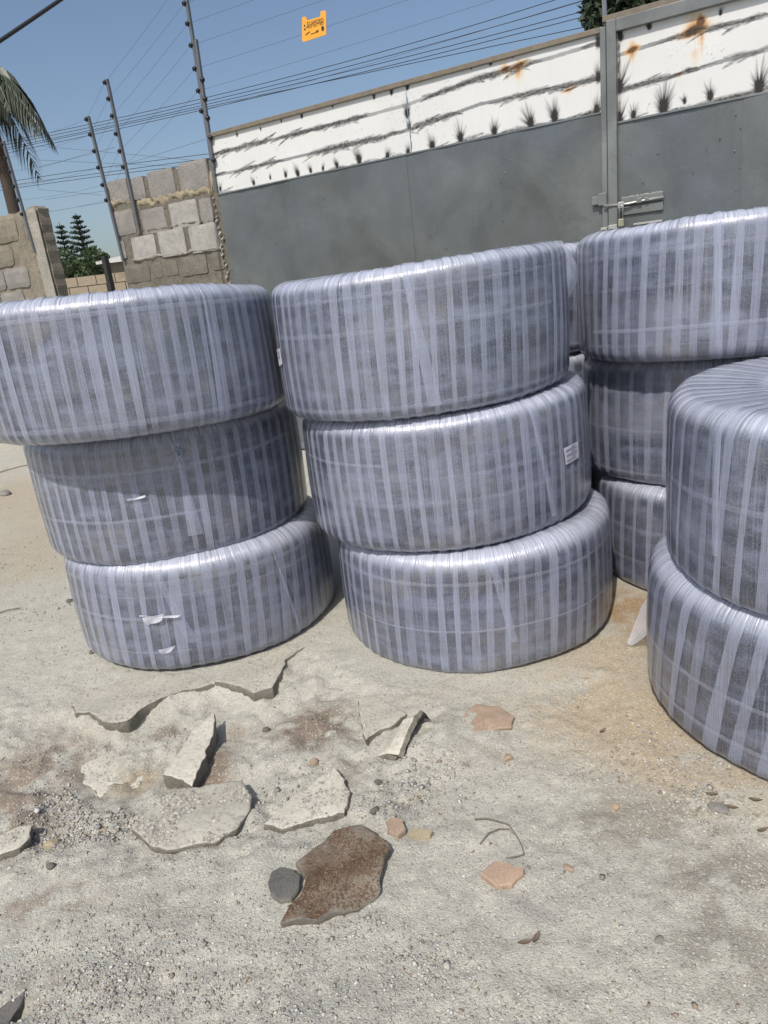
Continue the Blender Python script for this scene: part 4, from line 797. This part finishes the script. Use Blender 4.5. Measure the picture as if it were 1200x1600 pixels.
# ================================================================== BROKEN CONCRETE
def slab(name, pix, th, label, cat, top='slab', side='slab_side', zt=None, tilt=(0, 0), group=None, jit=.008, parent=None, base=None, rough=.004, seed=0, rimmat=None, lob=.022):
    z0 = zt if zt is not None else 0.0; pol = np.array([at_z(x, y, z0)[:2] for x, y in pix]); c = pol.mean(0); rs = np.random.default_rng(seed + int(abs(pix[0][0])))
    pts = []
    for i in range(len(pol)):
        a, b = pol[i], pol[(i + 1) % len(pol)]; n = max(2, int(np.linalg.norm(b - a) / .014))
        for k in range(n): pts.append(a + (b - a) * k / n)
    pts = np.array(pts); L = len(pts); pts = pts + (np.stack([fbm(pts[:, 0] * 30, pts[:, 1] * 30, seed + 1), fbm(pts[:, 0] * 30, pts[:, 1] * 30, seed + 2)], 1) - .5) * jit * 2.4 + (np.stack([fbm(pts[:, 0] * 9, pts[:, 1] * 9, seed + 8, 2), fbm(pts[:, 0] * 9, pts[:, 1] * 9, seed + 9, 2)], 1) - .5) * lob * (1 if jit > .003 else 0)
    if base is None: base = gz(*c)
    zb = base - .012
    if zt is None: z0 = base + th
    ring = lambda q, z: np.concatenate([q, z[:, None]], 1)
    def zf(q): return z0 + (q - c) @ np.array(tilt) + (fbm(q[:, 0] * 12, q[:, 1] * 12, seed + 4) - .5) * rough * 2
    R_ = []; sh = lambda f: c + (pts - c) * f
    for f in (0.02, .12, .24, .36, .48, .6, .7, .8, .88, .94): q = sh(f); R_.append(ring(q, zf(q)))
    q = sh(.985); R_.append(ring(q, zf(q) - .002)); nt = len(R_) - 1
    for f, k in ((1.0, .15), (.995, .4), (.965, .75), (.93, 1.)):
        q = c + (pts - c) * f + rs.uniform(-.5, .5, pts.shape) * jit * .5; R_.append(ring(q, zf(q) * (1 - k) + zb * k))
    n = len(R_); V = np.concatenate(R_); V[:, :2] -= c; V[:, 2] -= base; f = []; mi = []
    for i in range(n - 1):
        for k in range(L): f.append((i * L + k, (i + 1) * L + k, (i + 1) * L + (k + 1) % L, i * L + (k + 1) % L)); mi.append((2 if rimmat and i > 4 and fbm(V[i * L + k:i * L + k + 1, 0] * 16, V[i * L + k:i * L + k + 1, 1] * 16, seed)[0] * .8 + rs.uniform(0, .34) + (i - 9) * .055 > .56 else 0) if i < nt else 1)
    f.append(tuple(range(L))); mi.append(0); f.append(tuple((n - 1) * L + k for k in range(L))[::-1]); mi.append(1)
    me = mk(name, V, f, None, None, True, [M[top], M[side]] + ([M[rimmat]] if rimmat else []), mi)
    bmx = bmesh.new(); bmx.from_mesh(me.data); bmesh.ops.recalc_face_normals(bmx, faces=bmx.faces)
    for e in bmx.edges:
        if len(e.link_faces) == 2 and e.calc_face_angle(0) > .6: e.smooth = False
    bmx.to_mesh(me.data); bmx.free()
    me.location = (c[0], c[1], base); tag(me, label, cat, group); return me
slab('concrete_crust', [(115, 1115), (140, 1112), (160, 1128), (182, 1134), (205, 1124), (228, 1102), (270, 1082), (332, 1066), (300, 1048), (230, 1050), (150, 1070), (110, 1095)], .03, 'thin lifted concrete crust with broken lip in front of the torn coil', 'concrete', 'crust', zt=.014, tilt=(0, -.05), base=-.03, seed=1)
slab('concrete_crust', [(336, 1062), (372, 1074), (402, 1084), (428, 1076), (440, 1052), (447, 1030), (478, 1008), (440, 1005), (390, 1022), (340, 1046)], .03, 'cracked concrete crust plate between the two front bottom coils', 'concrete', 'crust', zt=.014, tilt=(0, -.05), base=-.03, seed=2)
slab('concrete_slab', [(336, 1119), (334, 1148), (312, 1195), (298, 1222), (285, 1214), (253, 1210), (275, 1180), (300, 1148)], .05, 'pale wedge of broken concrete leaning on the half round slab', 'concrete', 'slab', zt=.020, tilt=(-.08, .10), seed=3, rough=.001)
slab('concrete_slab', [(204, 1298), (232, 1268), (270, 1232), (320, 1222), (380, 1213), (395, 1240), (392, 1262), (370, 1295), (330, 1318), (262, 1330), (230, 1318)], .035, 'large half round slab of broken concrete dusted with gravel', 'concrete', 'crust', zt=.006, tilt=(-.02, -.05), seed=4, rough=.008)
slab('concrete_slab', [(415, 1289), (445, 1255), (480, 1228), (522, 1199), (541, 1216), (546, 1236), (534, 1268), (500, 1278), (442, 1297)], .035, 'pointed slab of concrete lying above the brown earth slab', 'concrete', 'slab', zt=.010, tilt=(-.03, .03), seed=5, rough=.003)
slab('earth_slab', [(436, 1443), (448, 1420), (470, 1398), (478, 1370), (462, 1345), (500, 1318), (520, 1300), (562, 1288), (590, 1300), (613, 1322), (600, 1365), (590, 1392), (560, 1416), (520, 1428), (490, 1440)], .035, 'overturned slab with dark brown earth stuck to its face', 'concrete', 'brown', zt=.016, tilt=(0, .02), seed=6, rough=.018)
slab('concrete_puck', [(419, 1378), (424, 1362), (440, 1354), (458, 1358), (470, 1368), (468, 1386), (455, 1402), (436, 1404), (422, 1394)], .03, 'round dark grey concrete disc tucked against the brown earth slab', 'concrete', 'puck', zt=.020, tilt=(0, .04), seed=7, jit=.003, rough=.002)
slab('concrete_slab', [(562, 1092), (590, 1088), (625, 1104), (638, 1114), (618, 1128), (595, 1138), (570, 1157), (563, 1130)], .03, 'grey concrete shard lying beside the upright shard', 'concrete', 'crust', zt=.030, tilt=(-.03, .04), seed=8)
slab('concrete_slab', [(52, 1290), (50, 1308), (30, 1325), (0, 1336), (-60, 1342), (-60, 1310), (0, 1306), (30, 1292)], .045, 'pale concrete chunk beside the reddish soil, casting a shadow', 'concrete', 'slab', zt=.018, tilt=(.02, 0), seed=9)
slab('sunken_slab', [(725, 1112), (745, 1100), (775, 1103), (802, 1118), (795, 1134), (765, 1142), (735, 1145), (722, 1132)], .012, 'pinkish stone patch half sunk in the dust', 'stone', 'pink', zt=.010, seed=10, rough=.008, side='pink')
slab('sunken_slab', [(122, 1185), (165, 1168), (205, 1180), (238, 1206), (212, 1232), (165, 1250), (128, 1222)], .008, 'smooth floor of old screed in the shallow pit', 'concrete', 'slab', zt=-.050, tilt=(0, .02), seed=12, rough=.004)
slab('sunken_slab', [(-30, 1592), (6, 1568), (26, 1566), (42, 1556), (36, 1574), (14, 1600), (-10, 1612)], .02, 'dark chip of concrete in the small dark hole', 'concrete', 'puck', 'puck', zt=-.012, tilt=(.2, .3), seed=14)
slab('clay_shard', [(750, 1363), (764, 1350), (775, 1344), (790, 1346), (803, 1354), (819, 1356), (818, 1365), (800, 1380), (775, 1383)], .012, 'thin orange fired clay shard lying on the dust', 'shard', 'terra', 'terra', zt=.014, seed=15, jit=.002, rough=.001)
slab('stone', [(603, 1282), (613, 1275), (628, 1280), (634, 1294), (622, 1304), (608, 1298)], .02, 'small pinkish stone above the brown earth slab', 'stone', 'pink', 'pink', zt=.016, seed=16, jit=.003)
slab('stone', [(640, 1296), (660, 1294), (676, 1299), (672, 1305), (650, 1304), (638, 1302)], .01, 'flat yellow stone chip next to the small pinkish stone', 'stone', 'yel', 'yel', zt=.010, seed=17, jit=.002)
def grit(o, n, size, cols, seed=0):                            # crumbs lying on a slab, too many to count
    rs = np.random.default_rng(seed); co = np.array([v.co[:] for v in o.data.vertices]); tri = [(q.vertices[0], q.vertices[1], q.vertices[2]) for q in o.data.polygons if q.material_index == 0 and len(q.vertices) == 4]
    ar = np.array([np.linalg.norm(np.cross(co[b] - co[a], co[c] - co[a])) for a, b, c in tri]); pk = rs.choice(len(tri), n, p=ar / ar.sum()); V = []; F = []; T = []
    oc = np.array([(1, 0, 0), (0, 1, 0), (-1, 0, 0), (0, -1, 0), (0, 0, 1), (0, 0, -1)], float); of = ((4, 0, 1), (4, 1, 2), (4, 2, 3), (4, 3, 0), (5, 1, 0), (5, 2, 1), (5, 3, 2), (5, 0, 3))
    for i, k in enumerate(pk):
        a, b, c = tri[k]; u, v = rs.uniform(0, 1, 2); p = co[a] + (co[b] - co[a]) * u + (co[c] - co[a]) * v * (1 - u)
        if fbm(np.array([p[0] * 14 + seed]), np.array([p[1] * 14]), seed + 5)[0] < .47: continue
        r_ = size * rs.uniform(.4, 1.0) ** 2 * 1.2; j = len(V); V += (p + np.array([0, 0, r_ * .3]) + oc * r_ * rs.uniform(.6, 1.3, (6, 1)) * np.array([1.2, 1, .8])).tolist(); F += [tuple(j + q for q in f) for f in of]; T += [(*(np.array(cols[rs.integers(len(cols))]) * rs.uniform(.8, 1.2)), 1)] * 6
    g = mk('grit', V, F, M['gravel'], o); ca = g.data.color_attributes.new('tint', 'FLOAT_COLOR', 'POINT'); ca.data.foreach_set('color', np.array(T, np.float32).ravel()); g['kind'] = 'stuff'
GC = [(.44, .42, .37), (.36, .35, .32), (.5, .48, .43), (.3, .28, .25)]; BC = [(.15, .10, .065), (.19, .13, .085), (.17, .115, .075), (.13, .085, .058)]
for o in list(col.objects):
    l = o.get('label', '')
    if l.startswith('large half round'): grit(o, 1500, .0055, GC, 1)
    elif l.startswith('pointed slab'): grit(o, 600, .0045, GC, 2)
    elif l.startswith('overturned slab'): grit(o, 1800, .0045, BC, 3)
    elif 'crust' in l: grit(o, 700, .004, GC, 4)
    elif l.startswith('grey concrete shard') or l.startswith('pale concrete chunk'): grit(o, 250, .004, GC, 5)
    elif l.startswith('smooth floor'): grit(o, 400, .004, GC, 6)
# upright shard: a thick plate on its edge
def upright():
    a = at_z(630, 1188, 0); b = at_z(672, 1128, 0); base = gz(*(a[:2] + b[:2]) / 2); c = (a + b) / 2; d = (b - a); d[2] = 0; L = np.linalg.norm(d); d /= L; nrm = np.array([-d[1], d[0], 0]); V = []; n = 16; rs = np.random.default_rng(3)
    for i in range(n):
        t = i / (n - 1); hh = -.004 + .088 * t ** .7 * (1 - t ** 6) + rs.uniform(-.004, .004); p = (a + d * L * t - c)
        for k, (o, z) in enumerate(((.10, -.03), (.055, hh * .6), (.014, hh), (.0, hh - .008), (.016, hh * .35), (.03, -.03))): V.append(p + nrm * (o + rs.uniform(-.002, .002)) + np.array([0, 0, z + rs.uniform(-.002, .002)]))
    f = grid_faces(n, 6).tolist() + [tuple(range(6)), tuple((n - 1) * 6 + k for k in range(6))[::-1]]
    o = mk('concrete_slab', np.array(V), f, None, None, False, [M['slab'], M['slab_side']], [0 if (q[0] % 6) < 2 else 1 for q in f[:-2]] + [1, 1]); o.location = (c[0], c[1], base); tag(o, 'shard of concrete tilted up on its edge with dark underside', 'concrete')
upright()
def stone(px, py, r, mat, label, flat=.6, cat='stone', group=None, seed=0):
    p = at_z(px, py, 0.0); z = gz(p[0], p[1]); bmx = bmesh.new(); bmesh.ops.create_icosphere(bmx, subdivisions=2, radius=1); rs = np.random.default_rng(seed + px); ax = rs.normal(size=(7, 3)); ax /= np.linalg.norm(ax, axis=1)[:, None]; dd = rs.uniform(.62, .9, 7)
    for v in bmx.verts:
        q = np.array(v.co)
        for a_, d_ in zip(ax, dd):
            e = q @ a_
            if e > d_: q = q - a_ * (e - d_)
        v.co = Vector(q * np.array([r * rs_x(seed), r * .85, r * flat]))
    me = bpy.data.meshes.new('stone'); bmx.to_mesh(me); bmx.free(); me.materials.append(M[mat]); o = link(bpy.data.objects.new('stone', me)); o.rotation_euler = (0, 0, rs.uniform(0, 6)); o.location = (p[0], p[1], z + r * flat * .35); tag(o, label, cat, group)
def rs_x(s): return 1.0 + (s * 37 % 10) * .04
stone(8, 773, .062, 'grey', 'grey rock on the open ground beside the knotted coil', .55, seed=1)
stone(110, 940, .022, 'dstone', 'small dark stone near the side of the torn coil', .7, seed=2); stone(145, 1020, .018, 'dstone', 'dark pebble touching the foot of the torn coil', .7, seed=3)
stone(80, 1356, .013, 'dstone', 'round dark pebble in front of the pale concrete chunk', .9, seed=4); stone(794, 1186, .016, 'pink', 'orange pebble near the sunken pinkish patch', .8, seed=5)
stone(962, 1261, .013, 'terra', 'reddish brown pebble on the greenish dusty patch', .8, seed=6); stone(1030, 1472, .010, 'grey', 'smooth grey pebble standing alone on bare dust', .8, seed=7)
stone(888, 1358, .014, 'pink', 'pinkish chip beside the orange clay shard', .5, seed=8); stone(78, 1312, .022, 'yel', 'tan lump of stone next to the pale concrete chunk', .6, seed=9)
stone(413, 1126, .016, 'dstone', 'dark pebble at the edge of the brown soil patch', .8, seed=10); stone(490, 1186, .018, 'pink', 'reddish pebble on the brown soil patch', .8, seed=11)
stone(1122, 1264, .026, 'grey', 'flat grey stone among dry leaves by the stack of two', .35, seed=12); stone(590, 1218, .014, 'dstone', 'small dark pebble right of the pointed concrete slab', .7, seed=13); stone(586, 1268, .014, 'dstone', 'dark crumb between pointed slab and pinkish stone', .8, seed=14); stone(326, 1244, .012, 'pink', 'tan pebble resting on the half round slab', .8, seed=15)
# dead leaves and a twig
def leaf(px, py, L, rot, mat, label, group=None, curl=.25):
    p = at_z(px, py, 0); z = gz(p[0], p[1]) + .004; V = []; n = 9
    for i in range(n):
        t = i / (n - 1); w_ = L * .17 * math.sin(math.pi * min(t * 1.02, 1)) ** .8 + .0003
        for k in (-1, 0, 1): V.append(((t - .5) * L, k * w_, L * curl * (abs(k) * .3 + (t - .5) ** 2 * 1.2)))
    nb = len(V); f = grid_faces(n, 3).tolist(); V2 = [(x, y, zz_ - .0008) for x, y, zz_ in V]; o = mk('dead_leaf', V + V2, f + [tuple(nb + i for i in q[::-1]) for q in f], M[mat], None, True); o.location = (p[0], p[1], z); o.rotation_euler = (0, 0, rot); tag(o, label, 'leaf', group)
leaf(820, 1473, .034, .1, 'dleaf', 'dark curled dead leaf touching a browner one on bare dust'); leaf(838, 1468, .036, .9, 'dleaf', 'brown dead leaf overlapping a darker one on bare dust')
for x, y, a_ in ((1112, 1245, -.2), (1143, 1262, -.5), (1180, 1252, -.4), (942, 1140, .6), (1192, 1295, .2)): leaf(x, y, .034, a_, 'dleaf', 'dry brown leaf on the sand near the stack of two', 'dry leaves on the sand')
def path_twig(pix, r0, lift=.006):
    return [(*(q := at_z(x, y, 0))[:2], gz(q[0], q[1]) + lift + .006 * math.sin(i)) for i, (x, y) in enumerate(pix)], [r0 * (1 - .6 * i / len(pix)) for i in range(len(pix))]
m = MB(); m.tube(*path_twig([(742, 1278), (760, 1279), (778, 1285), (795, 1291), (808, 1306), (816, 1322), (819, 1336), (808, 1341), (790, 1345)], .0026), 6); m.tube(*path_twig([(750, 1317), (763, 1304), (780, 1297), (795, 1297), (804, 1303)], .0022), 6)
tag(m.build('dry_twig', M['twig'], None, True), 'thin dry forked twig curving above the orange clay shard', 'twig')
m = MB(); m.tube(*path_twig([(-10, 742), (8, 737), (28, 731), (45, 727)], .006), 6); tag(m.build('dry_twig', M['twig'], None, True), 'dry twig on the open ground behind the grey rock', 'twig')
m = MB(); m.tube(*path_twig([(-10, 962), (14, 956), (34, 953)], .004), 6); tag(m.build('dry_twig', M['twig'], None, True), 'dry twig on open ground left of the torn coil', 'twig')

# ================================================================== TREES
def leaf_cloud(centers, radii, n, size, rs, flat=.8, droop=0.0):
    V = []; F = []
    cs = np.array(centers); rr = np.array(radii); pk = rs.choice(len(cs), n, p=rr ** 2 / (rr ** 2).sum()); d = rs.normal(size=(n, 3)); d /= np.linalg.norm(d, axis=1)[:, None]; q = cs[pk] + d * (rr[pk] * rs.uniform(.45, 1.05, n) ** .6)[:, None] * np.array([1, 1, flat])
    a = rs.normal(size=(n, 3)); a[:, 2] -= droop; a /= np.linalg.norm(a, axis=1)[:, None]; b = np.cross(a, rs.normal(size=(n, 3))); b /= np.linalg.norm(b, axis=1)[:, None]; sz = size * rs.uniform(.6, 1.3, n)[:, None]
    V = np.stack([q - a * sz, q + b * sz * .38, q + a * sz, q - b * sz * .38], 1).reshape(-1, 3); F = np.arange(n * 4).reshape(-1, 4); return V, F
def limb_tree(name, base, h, label, cat, clumps, leaves, size, mat, seed, group=None, trunk=.12):
    rs = np.random.default_rng(seed); r = empty(name, base); tag(r, label, cat, group); m = MB(); top = np.array([0, 0, h * .55]); m.tube([(0, 0, -.2), (.05, 0, h * .25), tuple(top)], [trunk, trunk * .8, trunk * .55], 8); cs = []; rr = []
    for c, rad in clumps: cs.append(c); rr.append(rad); m.tube([tuple(top * rs.uniform(.6, 1)), tuple((top + np.array(c)) / 2 + rs.uniform(-.1, .1, 3)), c], [trunk * .4, trunk * .25, trunk * .08], 5)
    m.build('trunk', M['bark'], r, True); V, F = leaf_cloud(cs, rr, leaves, size, rs); mk('crown', V, F, M[mat], r)
# leafy tree above the gate
tb = at_y(995, -70, 9.2); rs = np.random.default_rng(8); cl = []
for x, y, rad in ((945, 20, .26), (955, 2, .3), (975, 8, .32), (1005, -6, .3), (1035, -8, .22), (960, -20, .3), (1000, -45, .45), (1060, -40, .4), (950, -60, .35), (1020, -100, .5), (1090, -80, .45), (985, 22, .22), (1015, 10, .2)):
    p = at_y(x, y, 9.2 + rs.uniform(-.3, .3)); cl.append(((p[0] - tb[0], p[1] - tb[1], p[2]), rad))
limb_tree('leafy_tree', (tb[0], tb[1], 0), tb[2] + .2, 'dark leafy tree showing above the gate post', 'tree', cl, 6000, .085, 'leafd', 21)
# bushy trees far beyond the gap
for i, (x, y, yy, rad, lab) in enumerate(((100, 424, 40, .75, 'round dark bush at the foot of the two conifers beyond the gap'), (132, 420, 44, .95, 'broad green bushy tree behind the low tan wall'), (160, 424, 38, .6, 'smaller bushy tree beside the white roofed hut'), (70, 420, 46, 1.2, 'bushy tree half hidden behind the rough tan wall'))):
    p = at_y(x, y, yy); rs = np.random.default_rng(30 + i); cl = [(tuple(rs.normal(size=3) * rad * np.array([.75, .6, .35]) + np.array([0, 0, p[2]])), rad * rs.uniform(.35, .65)) for _ in range(9)]
    cl += [((rs.uniform(-rad, rad), 0, p[2] - rad * .9 - k * .5), rad * .6) for k in range(5)]
    limb_tree('bushy_tree', (p[0], p[1], 0), p[2], lab, 'tree', cl, 3200, .13, 'leafm', 50 + i, 'trees beyond the gap', .15)
def conifer(px_top, py_top, y, label, wid, seed):
    t = at_y(px_top, py_top, y); h = t[2]; r = empty('conifer_tree', (t[0], y, 0)); tag(r, label, 'tree', 'conifers beyond the gap'); rs = np.random.default_rng(seed); m = MB(); lean = np.array([-.0, 0, 0]); m.tube([(0, 0, -.2), (0, 0, h * .5), (0, 0, h)], [.16, .1, .02], 7); m.build('trunk', M['bark'], r, True); V = []; F = []
    z = h * .30; k = 0
    while z < h - .1:
        f = (h - z) / (h * .7); L = wid * (f ** .8) * rs.uniform(.8, 1.1) + .12; nb = 7 if f > .2 else 5; a0 = rs.uniform(0, 6)
        for b in range(nb):
            a = a0 + 6.283 * b / nb + rs.uniform(-.2, .2); d = np.array([math.cos(a), math.sin(a), 0]); l = L * rs.uniform(.75, 1.1); ns = int(9 + l * 12)
            for j in range(ns):
                t_ = (j + .5) / ns; p = d * l * t_ + np.array([0, 0, z + l * (.28 * t_ - .05 * t_ * t_)]); s_ = .13 * (1.15 - .5 * t_); e = rs.normal(size=3) * .5 + d * .5 + np.array([0, 0, .5]); e /= np.linalg.norm(e); g = np.cross(e, rs.normal(size=3)); g /= np.linalg.norm(g); i0 = len(V); V += [p - g * s_ * .6, p + e * s_ * 1.7, p + g * s_ * .6, p - e * s_ * .6]; F.append((i0, i0 + 1, i0 + 2, i0 + 3))
        z += .30 + .12 * f; k += 1
    mk('crown', np.array(V), F, M['needle'], r)
conifer(92, 347, 50, 'shorter dark conifer of the pair beyond the gap', 1.35, 5); conifer(118, 333, 50, 'taller pointed conifer of the pair beyond the gap', 1.7, 6)
# palm
def palm():
    c = at_y(-32, 118, 13.0); foot = at_y(22, 330, 13.0); r = empty('palm_tree', (foot[0], 13.0, 0)); tag(r, 'palm tree with long drooping fronds rising behind the rough tan wall', 'tree'); cc = np.array([c[0] - foot[0], 0, c[2]]); m = MB()
    m.tube([(.25, 0, -.1), (.1, 0, foot[2] * .6), (0, 0, foot[2]), tuple(cc * .5 + np.array([0, 0, foot[2]]) * .5), tuple(cc)], [.13, .11, .095, .085, .08], 10); m.build('trunk', M['bark'], r, True); rs = np.random.default_rng(9)
    for k in range(26):
        a = 6.283 * k / 26 + rs.uniform(-.1, .1); el = rs.uniform(-.5, .9); L = rs.uniform(.95, 1.35); d = np.array([math.cos(a), math.sin(a) * .9, 0]); pts = []; n = 22
        for i in range(n): t = i / (n - 1); pts.append(cc + d * L * (t * math.cos(el) * (1 - .25 * t)) + np.array([0, 0, L * (math.sin(el) * t - (1.0 + .35 * el) * t * t * .85)]))
        pts = np.array(pts); mb = MB(); mb.tube([tuple(p) for p in pts], [.018 * (1 - .85 * i / n) for i in range(n)], 4)
        for i in range(2, n):
            for rep in range(3):
                t = (i - rs.uniform(0, 1)) / (n - 1); p = pts[i - 1] + (pts[i] - pts[i - 1]) * rs.uniform(0, 1); tg = pts[i] - pts[i - 1]; tg /= np.linalg.norm(tg)
                for sd_ in (-1, 1):
                    sv = np.cross(tg, (0, 0, 1)) * sd_; sv /= (np.linalg.norm(sv) + 1e-6); ln = .62 * math.sin(math.pi * min(.12 + t * .85, 1)) ** .7 * rs.uniform(.8, 1.1); q1 = p + (sv * .45 + tg * .45) * ln * .5 + np.array([0, 0, -.10 * ln]); q2 = p + (sv * .5 + tg * .55) * ln * .8 + np.array([0, 0, -.55 * ln]); wv = tg * .02 + np.array([0, 0, .01])
                    mb.add([p - wv, p + wv, q1 + wv, q1 - wv, q2], [(0, 1, 2, 3), (3, 2, 4)])
        mb.build('frond', M['leafp'], r)
palm()
print('objects', len(bpy.data.objects), 'tris', sum(len(o.data.polygons) for o in bpy.data.objects if o.type == 'MESH'))
